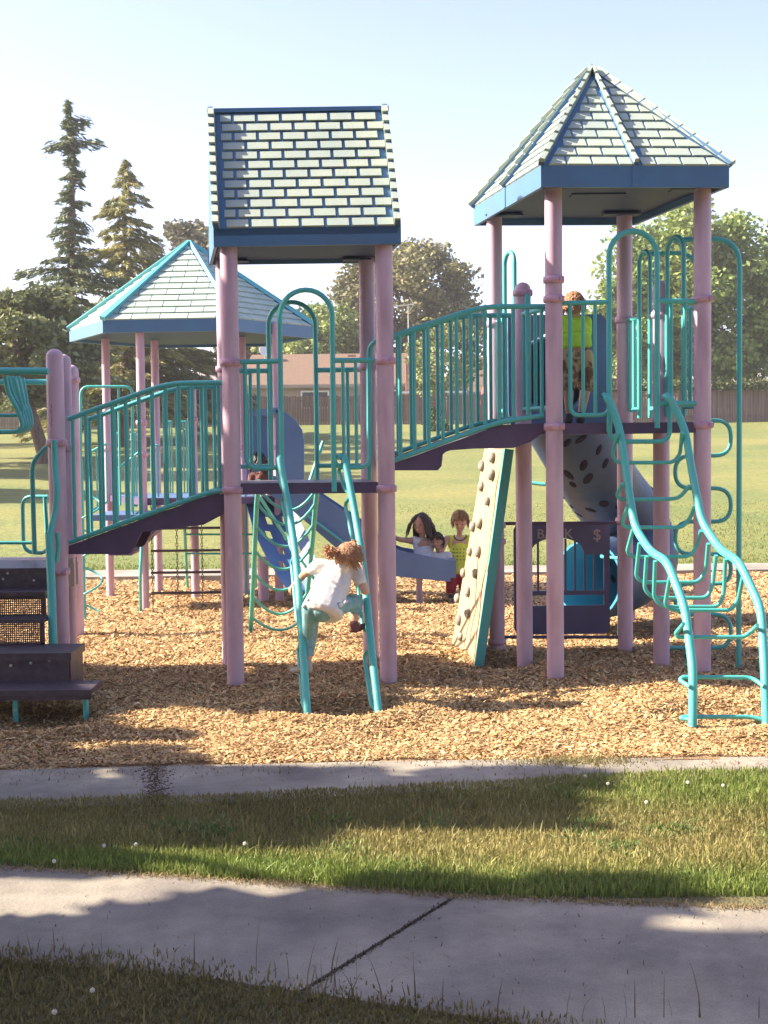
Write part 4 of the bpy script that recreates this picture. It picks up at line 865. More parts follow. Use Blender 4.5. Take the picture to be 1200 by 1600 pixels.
RG=[([(128,215),(104,320),(128,352),(378,350),(408,312),(416,215)],9.82,.10),
    ([(150,445),(124,500),(150,517),(400,512),(450,455)],9.72,.08),
    ([(175,540),(148,620),(165,640),(418,640),(452,600),(476,540)],9.66,.09),
    ([(197,650),(170,750),(195,772),(455,770),(488,710),(500,655)],9.62,.10),
    ([(226,710),(210,860),(240,886),(492,885),(522,832),(533,712)],9.48,.10),
    ([(258,768),(248,918),(285,955),(528,955),(553,900),(568,765)],9.33,.08),
    ([(296,790),(290,955),(330,995),(578,995),(603,940),(610,782)],9.15,.08),
    ([(362,862),(340,985),(372,1010),(638,1010),(668,960),(688,862)],8.98,.10),
    ([(424,1070),(388,1113),(396,1130),(698,1130),(738,1092),(754,1077)],8.58,.10),
    ([(452,1352),(405,1322),(420,1308),(728,1310),(782,1350)],8.42,.09),
    ([(455,1500),(412,1492),(420,1486),(718,1485),(790,1524)],8.38,.03)]
for pts,D,bk in RG:
    P=[W(*zpt(q),D+(bk if 0<k<len(pts)-1 else 0)) for k,q in enumerate(pts)]
    for v_ in P: v_.z=max(v_.z,.014)
    MB().tube(rnd(P,.05),.0138,10).build('rung',TEAL,wc)
# ---------------------------------------------------------------- climbing wall
w=[W(757,701,11.45),W(788,701,10.85),zz(G(741,1035),-.03),zz(G(706,1010),.02)]     # TL TR BR BL
e1=(w[1]-w[0]); nrm=(w[3]-w[0]).cross(w[2]-w[3]).normalized(); nrm=nrm if nrm.x<0 else -nrm
m=MB(); m.prism([p for p in (w[0],w[1],w[2],w[3])],-nrm*.03); cw=m.build('climbing_wall',WALLB,PS,'cream climbing wall with grey rock holds leaning under the right ramp')
m=MB(); a,b=w[1],w[2]; ed=(w[1]-w[0]).normalized(); m.hexa([b+nrm*.004,b+ed*.028+nrm*.004,b+ed*.028-nrm*.07,b-nrm*.07,a+nrm*.004,a+ed*.028+nrm*.004,a+ed*.028-nrm*.07,a-nrm*.07]); m.build('side_rail',TEAL,cw)
a,b=w[0],w[3]; m=MB(); m.hexa([b-nrm*.034,b+ed*.03-nrm*.034,b+ed*.03-nrm*.07,b-nrm*.07,a-nrm*.034,a+ed*.03-nrm*.034,a+ed*.03-nrm*.07,a-nrm*.07]); m.build('side_rail',TEAL,cw)
def onwall(s,t,h=0): # s across (0 far/left .. 1 near/right), t up
    lo=lerp(w[3],w[2],s); hi=lerp(w[0],w[1],s); return lerp(lo,hi,t)+nrm*h
m=MB(); N=40; top_=[];
for k in range(N+1):
    t=k/N; wv=.035*math.sin(t*14)+.02*math.sin(t*27+1); top_.append((onwall(.90+wv,t,.012),onwall(.935+wv*.8,t,.012)))
for k in range(N): m.add([top_[k][0],top_[k][1],top_[k+1][1],top_[k+1][0]],[(0,1,2,3)])
m.build('wavy_trim',REDT,cw)
Cc=(w[0]+w[1]+w[2]+w[3])/4
hpx=[(770,715),(754,728),(769,742),(753,760),(762,783),(740,823),(750,818),(735,862),(748,862),(725,895),(743,896),(732,925),(716,935),(732,958),(718,969),(721,995)]
for k,(hx,hy) in enumerate(hpx):
    # intersect the view ray with the wall plane (placement measured from the photo)
    d=F_+R_*((hx-600)/FPX)+U_*((800-hy)/FPX); o=V3((0,0,EYE)); t=(w[0]-o).dot(nrm)/d.dot(nrm); p=o+d*t
    up_=(w[0]-w[3]).normalized(); ac=nrm.cross(up_).normalized(); rr=random.Random(k); a=rr.uniform(-.4,.4); u2=up_*math.cos(a)+ac*math.sin(a); a2=nrm.cross(u2)
    m=MB(); s_=rr.uniform(.85,1.15); m.ell(p+nrm*.008,(a2*.050*s_,u2*.042*s_,nrm*.026*s_),14); m.ell(p+nrm*.012+u2*.012,(a2*.034*s_,u2*.026*s_,nrm*.024*s_),10); m.build('handhold',HOLD,cw)
# ---------------------------------------------------------------- panel under tower 2
D=11.42; X=lambda px: W(px,900,D).x; Zp_=lambda py: Zat(py,880,D)
BK=MB()
def pr(poly): BK.prism([V3((X(a),D,Zp_(b))) for a,b in poly],V3((0,.03,0)))
def rc(x0,y0,x1,y1): pr([(x0,y1),(x1,y1),(x1,y0),(x0,y0)])
rc(803,827,829.5,981); rc(944,827,953,981); pr([(803,981),(953,981),(949,989),(944,991),(812,991),(806,988)]); rc(829.5,946.5,944,981); rc(829.5,923,944,930)
pr([(808,818),(948,818),(953,827),(803,827)])
for i in range(14):   # arched head over the window
    xa=829.5+i*(914-829.5)/14; xb=xa+(914-829.5)/14; ar=lambda x: 866-(26*math.sqrt(max(0,1-((x-871)/43.0)**2)))
    pr([(xa,ar(xa)),(xb,ar(xb)),(xb,827),(xa,827)])
rc(914,827,944,867)
bk=BK.build('bank_panel',PANEL,PS,'dark plum play panel with barred window, arch and BANK lettering')
for px in (841,884,899,914,929): m=MB(); m.box((X(px),D+.015,(Zp_(923)+Zp_(842))/2),(.017,.018,Zp_(842)-Zp_(923))); m.build('window_bar',PANEL,bk)
def text(s_,px,py,hpx_,D_,parent,mt,name='lettering',ext=.004,bold=.0):
    cu=bpy.data.curves.new('lettering','FONT'); cu.body=s_; cu.size=hpx_*D_/FPX*1.42; cu.extrude=ext; cu.offset=bold; cu.align_x='LEFT'
    o=bpy.data.objects.new('t',cu); sc.collection.objects.link(o); dg=bpy.context.evaluated_depsgraph_get(); me=bpy.data.meshes.new_from_object(o.evaluated_get(dg))
    bpy.data.objects.remove(o); bpy.data.curves.remove(cu); p=V3((X(px),D_,Zp_(py))); off=OFF[parent.name]
    for v_ in me.vertices: c=v_.co.copy(); v_.co=V3((c.x,c.z*-1,c.y))+p-off
    me.materials.clear(); me.materials.append(mt); ob=bpy.data.objects.new(name,me); sc.collection.objects.link(ob); ob.parent=parent; OFF[ob.name]=off
text('BANK',839,841,15,D-.003,bk,LETTER,bold=.0012); text('$',926.5,844,17,D-.003,bk,LETTER,bold=.001)
for (za,zb_) in ((817,816),(993,993)):
    m=MB(); m.tube([V3((T2(0,1).x,T2(0,1).y,Zat(za,780,11.4))),V3((T2(1,1).x,T2(1,1).y,Zat(zb_,970,11.4)))],.014,10); m.build('panel_rod',DECK,PS)
MB().tube([W(640+170,752,12.0),W(812+40,757,11.9)],.016,8).build('brace',TEAL,PS)
MB().tube([W(968,872,11.5),W(940,870,11.9),W(940,868,12.5)],.014,8).build('brace',TEAL,PS); MB().tube([W(967,872,11.5),zz(W(967,990,11.5),.1)],.012,8).build('brace',TEAL,PS)
for z in (Zat(745,777,11.4),Zat(820,777,11.4),Zat(845,777,11.4),Zat(1000,777,11.4)):
    p=T2(0,1); MB().lathe((p.x,p.y,z),[(PR+.001,-.024),(PR+.014,-.02),(PR+.014,.02),(PR+.001,.024)],20).build('collar',PINKD,PS)
# ---------------------------------------------------------------- tube slide
hood=MB(); a=T2(.12,1.05); b=T2(.93,1.05); zb_,zt=Z2-.02,Zat(491,930,a.y); cx_=lerp(a,b,.35); NS=24; ring=[]; 
ocx=X(921); ocz=Zat(535,921,a.y)
# panel with a big oval opening
N=28; exv=(b-a).normalized(); out=[];inn=[]
c0=lerp(a,b,.44); c0=V3((c0.x,c0.y,(zb_+zt)/2-.02)); hw0=(c0-zz(a,c0.z)).length; hw1=(zz(b,c0.z)-c0).length
for k in range(N):
    t=2*math.pi*k/N; cxx,szz=math.cos(t),math.sin(t); rx=.30;rz=.34
    inn.append(c0+exv*(rx*cxx)+V3((0,0,rz*szz)))
    sc_=min((hw1 if cxx>0 else hw0)/max(abs(cxx),1e-6),((zt-c0.z) if szz>0 else (c0.z-zb_))/max(abs(szz),1e-6)); out.append(c0+exv*(sc_*cxx)+V3((0,0,sc_*szz)))
o=V3((0,.04,0))
hood.add(out+inn+[p+o for p in out]+[p+o for p in inn],[q_ for k in range(N) for q_ in ((k,(k+1)%N,N+(k+1)%N,N+k),(2*N+k,3*N+k,3*N+(k+1)%N,2*N+(k+1)%N),(k,2*N+k,2*N+(k+1)%N,(k+1)%N),(N+k,N+(k+1)%N,3*N+(k+1)%N,3*N+k))])
slide=hood.build('slide_entrance',SLIDEB,PS,'blue slide entrance panel with an oval hole behind the child')
path=catm([c0+V3((0,.06,0)),c0+V3((.02,.55,-.10)),W(918,720,12.5),W(945,765,12.95),W(985,820,13.2),W(1000,872,13.1),W(962,900,12.7),W(918,905,12.35)],6)
def shell(path,rad,open_=True,n=26,th=.02):
    m=MB(); rings=[]; k=len(path); x=V3((1,0,0))
    for i in range(k):
        d=(path[min(i+1,k-1)]-path[max(i-1,0)]).normalized(); x=(x-d*x.dot(d)).normalized(); y=d.cross(x); r_=rad[i] if isinstance(rad,list) else rad
        rings.append([(path[i]+(x*math.cos(2*math.pi*j/n)+y*math.sin(2*math.pi*j/n))*r_) for j in range(n)])
    for i in range(k-1):
        m.add(rings[i]+rings[i+1],[(j,(j+1)%n,n+(j+1)%n,n+j) for j in range(n)],0,True)
    rin=[[ (p-path[i])*(1-th/.33)+path[i] for p in rings[i]] for i in range(k)]
    for i in range(k-1): m.add(rin[i]+rin[i+1],[(n+j,n+(j+1)%n,(j+1)%n,j) for j in range(n)],1,True)
    for i in (0,k-1): m.add(rings[i]+rin[i],[(j,(j+1)%n,n+(j+1)%n,n+j) for j in range(n)],1)
    return m,rings
rad=[.32+.04*min(1,i/8) for i in range(len(path))]
m,rings=shell(path,rad); TS=m.build('tube_slide',[TUBE,SLIDEC],PS,'grey spiral tube slide with dark oval spots and cyan inside')
from mathutils.bvhtree import BVHTree
off_=OFF[TS.name]; bv=BVHTree.FromPolygons([v_.co+off_ for v_ in TS.data.vertices],[list(p_.vertices) for p_ in TS.data.polygons]); m=MB(); rr=random.Random(4)
for sx_,sy_,a,b,ro in ((886,692,.050,.030,.5),(908,686,.060,.030,.9),(936,703,.050,.028,.2),(912,727,.062,.036,.1),(946,724,.050,.030,.3),(888,742,.070,.036,-.4),(919,748,.066,.040,.3),(895,757,.045,.028,-.3),(903,803,.055,.028,-.6),(923,797,.060,.030,-.7),(944,787,.065,.042,-.9),(966,790,.05,.03,-.5),(958,905,.05,.03,.4),(952,880,.04,.03,.1),(1055,835,.06,.035,.4),(975,745,.05,.03,.2)):
    d=(F_+R_*((sx_-600)/FPX)+U_*((800-sy_)/FPX)).normalized(); h_=bv.ray_cast(V3((0,0,EYE)),d)
    if h_[0] is None: continue
    nn=h_[1] if h_[1].dot(d)<0 else -h_[1]; a1=nn.cross(V3((0,0,1))).normalized(); a2=nn.cross(a1); u1=a2*math.cos(ro)+a1*math.sin(ro); MB().ell(h_[0]+nn*.001,(u1*a,nn.cross(u1)*b,nn*.008),14).build('spot',SPOT,TS)
for k in range(46):
    i=rr.randrange(3,len(rings)-5); j=rr.randrange(26); p=rings[i][j]; nn=(p-path[i]).normalized(); d=(path[i+1]-path[i]).normalized(); s_=nn.cross(d); a=rr.uniform(.04,.065); b=a*rr.uniform(.45,.7)
    if nn.y<-.1 and p.z>.6: continue
    MB().ell(p+nn*.0,(d*a,s_*b,nn*.008),12).build('spot',SPOT,TS)
MB().tube([zz(W(985,900,13.1),-.05),W(985,850,13.1)],.045,12).build('support_leg',PINK,TS)
# ================================================================== REAR PLAY STRUCTURE (hexagonal roof, blue slide)
RS=thing('play_structure',(-2.3,15.6,0),'smaller rear play structure under a pale hexagonal roof, with blue slides','play structure')
r2=.046; zeh=Zat(530,297,15.6); hexp=[G(227,950),G(365,949),G(437,941),G(384,930),G(249,926),G(173,932)]
for k,p in enumerate(hexp): post(p.x,p.y,zeh+.12,RS,collars=((1.98,1.64) if k in (0,1) else (1.7,)),r=r2)
p=G(306,936); post(p.x,p.y,Zat(602,299,p.y),RS,collars=(2.02,),r=r2,capped=True)
HC=V3((W(297,520,15.7).x,15.75,0)); rad=1.42; ang0=math.radians(-3)
cs=[]
for k,(ang,rr_) in enumerate([(-120,1.40),(-60,1.40),(0,1.40),(60,1.40),(120,1.40),(180,1.40)]):
    a=math.radians(ang)+ang0; cs.append(HC+V3((math.cos(a)*rr_,math.sin(a)*rr_,0)))
apx=V3((HC.x,HC.y,Zat(379,293,15.7))); zb_=zeh; zf=zeh+.13; m=MB()
for i in range(6):
    a,b=cs[i],cs[(i+1)%6]; A,B=zz(a,zf),zz(b,zf); inn=(V3((apx.x,apx.y,0))-(a+b)/2).normalized()*.05
    m.hexa([zz(a,zb_),zz(b,zb_),zz(b,zb_)+inn,zz(a,zb_)+inn,A,B,B+inn,A+inn])
    m.add([A,B,apx,A-V3((0,0,.03)),B-V3((0,0,.03)),apx-V3((0,0,.04))],[(0,1,2),(5,4,3)])
    ex=(B-A);Wd=ex.length;ex.normalize();Cm=(A+B)/2;eu=(apx-Cm).normalized();en=ex.cross(eu).normalized();en=en if en.z>0 else -en;ya=(apx-Cm).length
    shingles(m,A,ex,eu,en,Wd,ya-.02,13,.30,.010,lambda y:(lerp(0,Wd/2,min(y/ya,1))+.03,lerp(Wd,Wd/2,min(y/ya,1))-.03),1,t0=.002,t1=.014,minw=.02)
    d=(apx-A);L=d.length;d.normalize();sx=d.cross(en).normalized(); w_=.035
    m.hexa([A-sx*w_,A+sx*w_,apx+sx*w_*.3,apx-sx*w_*.3,A-sx*w_+en*.05,A+sx*w_+en*.05,apx+sx*w_*.3+en*.04,apx-sx*w_*.3+en*.04],2)
rf=m.build('roof',[ROOFB,BRICKP,MATS['roof_rib_aqua']],RS,'pale low hexagonal roof with blue ribs')
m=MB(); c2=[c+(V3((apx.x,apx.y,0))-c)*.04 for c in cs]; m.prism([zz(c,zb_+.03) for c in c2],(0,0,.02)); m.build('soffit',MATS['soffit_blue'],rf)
# hexagonal deck and stepped decks
zd=1.17; m=MB(); m.prism([zz(p,zd-.07) for p in hexp],(0,0,.07)); m.build('deck',DECK,RS); m=MB(); m.prism([zz(p+(HC-p)*.06,zd+.001) for p in hexp],(0,0,.004)); m.build('deck_surface',SLIDEB,RS)
a=W(165,800,14.6); m=MB(); m.box((a.x+.25,14.9,.98),(.75,.9,.06)); m.build('deck',SLIDEB,RS)
m=MB(); m.prism([W(168,835,14.4),W(205,835,14.4),W(245,828,14.4),W(205,868,14.4),W(170,868,14.4)],(0,.5,0)); m.build('step_box',DECK,RS)
# railings
def rl(p,q,ya,yb_,n,D,name='railing'):
    a=W(p,ya,D);b=W(q,ya,D); return railing(V3((a.x,D,0)),V3((b.x,D,0)),Zat(yb_,p,D),Zat(ya,p,D),n,RS,.013,.010)
rl(257,268,659,771,4,16.6); rl(277,291,659,771,4,16.6); rl(176,186,677,787,3,15.2); rl(205,212,677,790,3,15.2); rl(383,398,655,772,4,16.4); rl(236,246,696,790,3,15.0)
m=MB(); m.tube(rnd([W(126,860,14.2),W(126,604,14.2),W(207,604,14.2),W(207,800,14.2)],.09),.015,10); ar=m.build('arch_handrail',TEAL,RS); MB().tube([W(185,606,14.2),W(188,790,14.2)],.012,8).build('rail',TEAL,ar)
for (p,q) in (((140,707),(166,693)),((180,735),(218,706))):
    a=W(*p,14.6); b=W(*q,14.6); m=MB(); m.tube([a,b],.013,8); m.tube([a-V3((0,0,.62)),b-V3((0,0,.62))],.012,8); R=m.build('stair_rail',TEAL,RS)
    for t in (.1,.4,.7,1): c=lerp(a,b,t); MB().tube([c,c-V3((0,0,.62))],.009,8).build('baluster',TEAL,R)
# spiral climber
D=13.6; m=MB(); x=W(131,900,D).x; m.tube([(x,D,-.05),(x,D,1.6)],.016,10); sp=m.build('spiral_climber',TEAL,RS); pts=[]
for k in range(90):
    t=k/89; a=t*2*math.pi*3.2+1; pts.append(V3((x+.06+.12*math.cos(a),D+.12*math.sin(a),.08+t*1.2)))
MB().tube(pts,.010,8).build('spiral',TEAL,sp)
# chain net and hanging bars
net=None
for k,px in enumerate((238,277,316)):
    x=W(px,880,14.6).x; m=MB(); z=.0; i=0
    while z<1.12:
        c=V3((x,14.6,z)); axs=(V3((.012,0,0)),V3((0,.012,0))); u=axs[i%2]; m.tube([c-u*.8-V3((0,0,.01)),c-u*.8+V3((0,0,.018)),c+V3((0,0,.030)),c+u*.8+V3((0,0,.018)),c+u*.8-V3((0,0,.01)),c-V3((0,0,.022))],.0042,5,closed=True); z+=.042; i+=1
    o=m.build('chain_net' if net is None else 'chain',CHAIN,RS if net is None else net); net=net or o
for py in (826,861,895,927): MB().tube([W(236,py,14.6),W(350,py-1.5,14.9)],.014,8).build('hanging_bar',CHAIN,net)
m=MB(); m.tube(rnd([W(224,800,14.1),W(222,835,14.1),W(219,900,13.9),zz(G(220,955),0)],.2),.016,10); rb=m.build('bar_ladder',TEAL,RS); MB().tube([W(288,815,15.2),zz(G(293,919),0)],.018,10).build('rail',TEAL,rb)
MB().tube([W(396,815,15.4),zz(G(400,919),0)],.018,10).build('rail',TEAL,rb)
for py in (835,865): MB().tube([W(290,py,15.3),W(398,py,15.3)],.011,8).build('rung',TEAL,rb)
# blue slide with hood, chute and support
m=MB(); D=14.6; m.prism([W(431,752,D),W(431,640,D),W(445,643,D),W(462,657,D),W(472,672,D),W(475,690,D),W(475,752,D)],(0,.05,0)); m.prism([W(385,752,D+.9),W(386,650,D+.9),W(398,640,D+.9),W(431,642,D+.9),W(434,752,D+.9)],(0,.04,0))
m.prism([W(398,640,D),W(434,637,D),W(434,645,D),W(398,650,D)],(0,.9,0)); hd=m.build('slide_hood',SLIDEB,RS,'tall blue hood panel at the top of the blue slide')
top_=[(420,742),(470,752),(497,772),(566,818),(600,848),(625,861),(704,876)]; bot=[(420,772),(455,796),(486,822),(520,852),(560,884),(600,899),(704,909)]
tpts=lambda L,D_,n=26:[W(interp(0,[(0,0),(1,0)])+0,0,D_) for _ in range(0)]
def curve(L,n=30):
    xs_=[p[0] for p in L]; return [(lerp(xs_[0],xs_[-1],i/n),interp(lerp(xs_[0],xs_[-1],i/n),L)) for i in range(n+1)]
ct=curve(top_);cb=curve(bot); m=MB(); D=14.75
def sheet(D0,D1,up,lo):
    A=[W(x,y,D0) for x,y in up];B=[W(x,y,D1) for x,y in lo]; d=V3((0,.035,0))
    for i in range(len(A)-1): m.hexa([B[i],B[i+1],B[i+1]+d,B[i]+d,A[i],A[i+1],A[i+1]+d,A[i]+d])
sheet(D,D,ct,cb)
off=V3((0,.62,0)); A=[W(x,y,D) for x,y in ct]; B=[W(x,y,D)+V3((0,0,.04)) for x,y in cb]
for i in range(len(A)-1):
    m.hexa([B[i]+off,B[i+1]+off,B[i+1]+off*1.05,B[i]+off*1.05,A[i]+off,A[i+1]+off,A[i+1]+off*1.05,A[i]+off*1.05])
    q4=V3((0,.037,0)); o2=off-V3((0,.002,0)); m.hexa([B[i]+q4-V3((0,0,.03)),B[i+1]+q4-V3((0,0,.03)),B[i+1]+o2-V3((0,0,.03)),B[i]+o2-V3((0,0,.03)),B[i]+q4,B[i+1]+q4,B[i+1]+o2,B[i]+o2])
m.hexa([B[-1],B[-1]+V3((.06,0,0)),B[-1]+off+V3((.06,0,0)),B[-1]+off,A[-1],A[-1]+V3((.06,0,0)),A[-1]+off+V3((.06,0,0)),A[-1]+off])
sl=m.build('slide',SLIDEB,RS,'straight blue slide whose low end holds the children'); m=MB(); p=W(655,905,15.0); m.tube([(p.x,15.0,-.05),(p.x,15.0,p.z+.03)],.035,12); m.build('support_leg',PINK,sl)
MB().tube([W(480,805,14.7),W(540,850,14.7)],.014,8).build('brace',TEAL,sl); MB().tube([W(365,770,14.9),W(384,771,14.9),W(384,930,14.9)],.012,8).build('brace',TEAL,sl)
# curved bubble climber: dark blue sheet with holes
m=MB(); NU,NV=9,12; gr=[[None]*(NU+1) for _ in range(NV+1)]
for j in range(NV+1):
    t=j/NV; L_=lerp(V3((383,785,0)),V3((446,925,0)),t); L_.x-= 14*math.sin(t*math.pi)*.7; R_x=lerp(452,505,t)+6*math.sin(t*3.1)
    for i in range(NU+1):
        s_=i/NU; px=lerp(L_.x,R_x,s_); py=lerp(778,918,t)+7*math.sin(s_*3.1); gr[j][i]=W(px,py,lerp(15.0,13.9,t)+.18*math.sin(s_*math.pi)); gr[j][i].z=max(gr[j][i].z,.05)
holes={(2,3),(4,2),(4,5),(6,3),(6,6),(8,2),(8,5),(10,4),(2,6)}
for j in range(NV):
    for i in range(NU):
        if (j,i) in holes: continue
        a,b,c,d=gr[j][i],gr[j][i+1],gr[j+1][i+1],gr[j+1][i]; o=V3((0,.04,0)); m.hexa([d,c,c+o,d+o,a,b,b+o,a+o])
m.build('bubble_climber',SLIDEB,RS,'curved dark blue climber with finger holes under the left tower')
p=G(412,941); MB().tube([(p.x,p.y,-.05),(p.x,p.y,.5)],.06,12).build('support_leg',PINK,RS)
# ================================================================== PEOPLE
def bake(o, voxel=.0055, smooth=6, fac=.5, disp=None):
    r=o.modifiers.new('r','REMESH'); r.mode='VOXEL'; r.voxel_size=voxel; r.use_smooth_shade=True
    s=o.modifiers.new('s','SMOOTH'); s.iterations=smooth; s.factor=fac
    dg=bpy.context.evaluated_depsgraph_get(); me=bpy.data.meshes.new_from_object(o.evaluated_get(dg)); o.modifiers.clear(); old=o.data; o.data=me; bpy.data.meshes.remove(old); return o
def hand(m, wr, d, n, s=1.0, curl=.6, side=1):
    """palm along d, palm normal n (fingers curl towards n), thumb on side*cross"""
    d=V3(d).normalized(); n=(V3(n)-d*V3(n).dot(d)).normalized(); x=d.cross(n)*side
    L=.055*s; m.ell(wr+d*L*.55,(x*.026*s,d*L*.68,n*.012*s),12)
    for k,(o,ln) in enumerate(((-.019,.040),(-.0065,.046),(.0065,.043),(.019,.034))):
        b=wr+d*L*1.05+x*(-o)*s; d1=(d*math.cos(curl*.7)+n*math.sin(curl*.7)); p1=b+d1*ln*.5*s; d2=(d*math.cos(curl*1.9)+n*math.sin(curl*1.9)); p2=p1+d2*ln*.5*s
        m.cap(b-d*.012*s,p1,.0066*s,.0060*s,8); m.cap(p1,p2,.0060*s,.0050*s,8)
    t0=wr+d*L*.35+x*.020*s; t1=t0+(d*.55+x*.75+n*.3).normalized()*.026*s; t2=t1+(d*.8+x*.1+n*.6).normalized()*.020*s
    m.cap(t0,t1,.0085*s,.0070*s,8); m.cap(t1,t2,.0068*s,.0056*s,8)
def head(m, c, f, u, k=1.0):
    f=V3(f).normalized(); u=(V3(u)-f*V3(u).dot(f)).normalized(); s=f.cross(u)
    m.ell(c+u*.012*k,(s*.074*k,f*.088*k,u*.090*k),18); m.ell(c-u*.045*k+f*.022*k,(s*.052*k,f*.058*k,u*.055*k),14)
    m.cap(c+f*.080*k-u*.002*k,c+f*.097*k-u*.026*k,.007*k,.011*k,8)                       # nose
    for q in (-1,1):
        m.ell(c+s*q*.076*k-u*.012*k-f*.006*k,(s*.010*k,f*.016*k,u*.024*k),8)             # ears
        m.ell(c+s*q*.030*k-u*.032*k+f*.056*k,(s*.024*k,f*.022*k,u*.022*k),8)             # cheeks
        m.cap(c+s*q*.014*k+u*.018*k+f*.080*k,c+s*q*.042*k+u*.018*k+f*.070*k,.006*k,.006*k,6)   # brow
    m.cap(c-s*.018*k-u*.052*k+f*.074*k,c+s*.018*k-u*.052*k+f*.074*k,.006*k,.006*k,6)
    m.sph(c-u*.080*k+f*.058*k,.017*k,8)
    return f,u,s
def face(parent,c,f,u,k=1.0,smile=True):
    f=V3(f).normalized(); u=(V3(u)-f*V3(u).dot(f)).normalized(); s=f.cross(u)
    for q in (-1,1):
        m=MB(); m.ell(c+s*q*.030*k-u*.003*k+f*.0765*k,(s*.0115*k,f*.006*k,u*.0065*k),10); m.build('eye',EYEM,parent)
    m=MB(); m.cap(c-s*.019*k-u*.051*k+f*.081*k,c+s*.019*k-u*.051*k+f*.081*k,.0045*k,.0045*k,6); mo=m.build('mouth',LIPM,parent)
    if smile: m=MB(); m.box(c-u*.051*k+f*.0865*k,(.024*k,.003,.0045*k),0,(s,f,u)); m.build('teeth',TEETH,mo)
def hair(parent, c, f, u, mt, k=1.0, length=.1, n=230, wave=.01, r=.0055, seed=1, back=.5, fringe=.2, curl=0.0, name='hair', volume=1.08, part=None, down=None, gk=.35):
    """many locks growing from the scalp, falling by their weight over the head"""
    rr=random.Random(seed); f=V3(f).normalized(); u=(V3(u)-f*V3(u).dot(f)).normalized(); s=f.cross(u); m=MB(); grav=V3(down) if down else V3((0,0,-1))
    A=(.080*k*volume,.094*k*volume,.098*k*volume); cc=c+u*.014*k
    m.ell(cc-f*.026*k+u*.010*k,(s*.0785*k,f*.076*k,u*.084*k),16); m.ell(cc-f*.042*k-u*.032*k,(s*.068*k,f*.052*k,u*.060*k),14)
    for i in range(n):
        for _ in range(20):
            a=rr.uniform(-math.pi,math.pi); e=rr.uniform(-.5,math.pi/2); d=s*math.cos(e)*math.sin(a)+f*math.cos(e)*math.cos(a)+u*math.sin(e)
            if d.dot(f)>.12 and d.dot(u)<.52: continue
            break
        p=cc+s*d.dot(s)*A[0]*.97+f*d.dot(f)*A[1]*.97+u*d.dot(u)*A[2]*.97; v=(d*.4+(u*-.2)-f*back+grav*.3+s*rr.uniform(-.25,.25))
        if d.dot(f)>.3: v=(s*(1 if d.dot(s)>0 else -1)*.5+f*fringe-u*.2)
        v.normalize(); L=length*rr.uniform(.7,1.15); N=7; pts=[p]; ph=rr.uniform(0,6.28)
        for j in range(N):
            v=(v+grav*gk).normalized(); p=p+v*L/N; q=p-cc; l=V3((q.dot(s)/A[0],q.dot(f)/A[1],q.dot(u)/A[2])).length
            if l<1.02: p=cc+q*(1.02/max(l,.2))
            sd=v.orthogonal().normalized(); pts.append(p+sd*wave*math.sin(ph+j*1.7)+v.cross(sd)*(wave+curl)*math.cos(ph+j*2.1))
        m.tube(pts,[r*.8]+[r*rr.uniform(.8,1.2)]*(N-2)+[r*.7,r*.25],5)
    return m.build(name,mt,parent)
def cloth_mat(name,col,col2=None,sc_=9): return mat(name,col,.85,col2 or tuple(c*.85 for c in col),sc_,.004,28)
def shoe(m,ank,toe,k=1.0):
    d=(V3(toe)-V3(ank)); d.z=0 if abs(d.z)<.02 else d.z; d.normalize(); a=V3(ank); m.ell(a+d*.045*k-V3((0,0,.035*k)),(d*.082*k,d.cross(V3((0,0,1))).normalized()*.034*k,V3((0,0,.026*k))),14); m.cap(a,a-V3((0,0,.03*k)),.030*k,.032*k,10)
def tor(m,a,b,ra,rb,wd=1.35,axis=None,n=16):   # flattened trunk from a to b, wider along axis
    a=V3(a);b=V3(b);d=(b-a); L=d.length; d.normalize(); X=(V3(axis)-d*V3(axis).dot(d)).normalized(); Y=d.cross(X); K=9; vs=[]
    for i in range(K):
        t=i/(K-1); r=lerp(ra,rb,t); e=1.0 if 0<i<K-1 else .75
        for j in range(n): q=2*math.pi*j/n; vs.append(a+d*L*t+(X*math.cos(q)*wd+Y*math.sin(q))*r*e)
    m.add(vs,[(i*n+j,i*n+(j+1)%n,(i+1)*n+(j+1)%n,(i+1)*n+j) for i in range(K-1) for j in range(n)]+[tuple(range(n))[::-1],tuple(range((K-1)*n,K*n))],0,True)
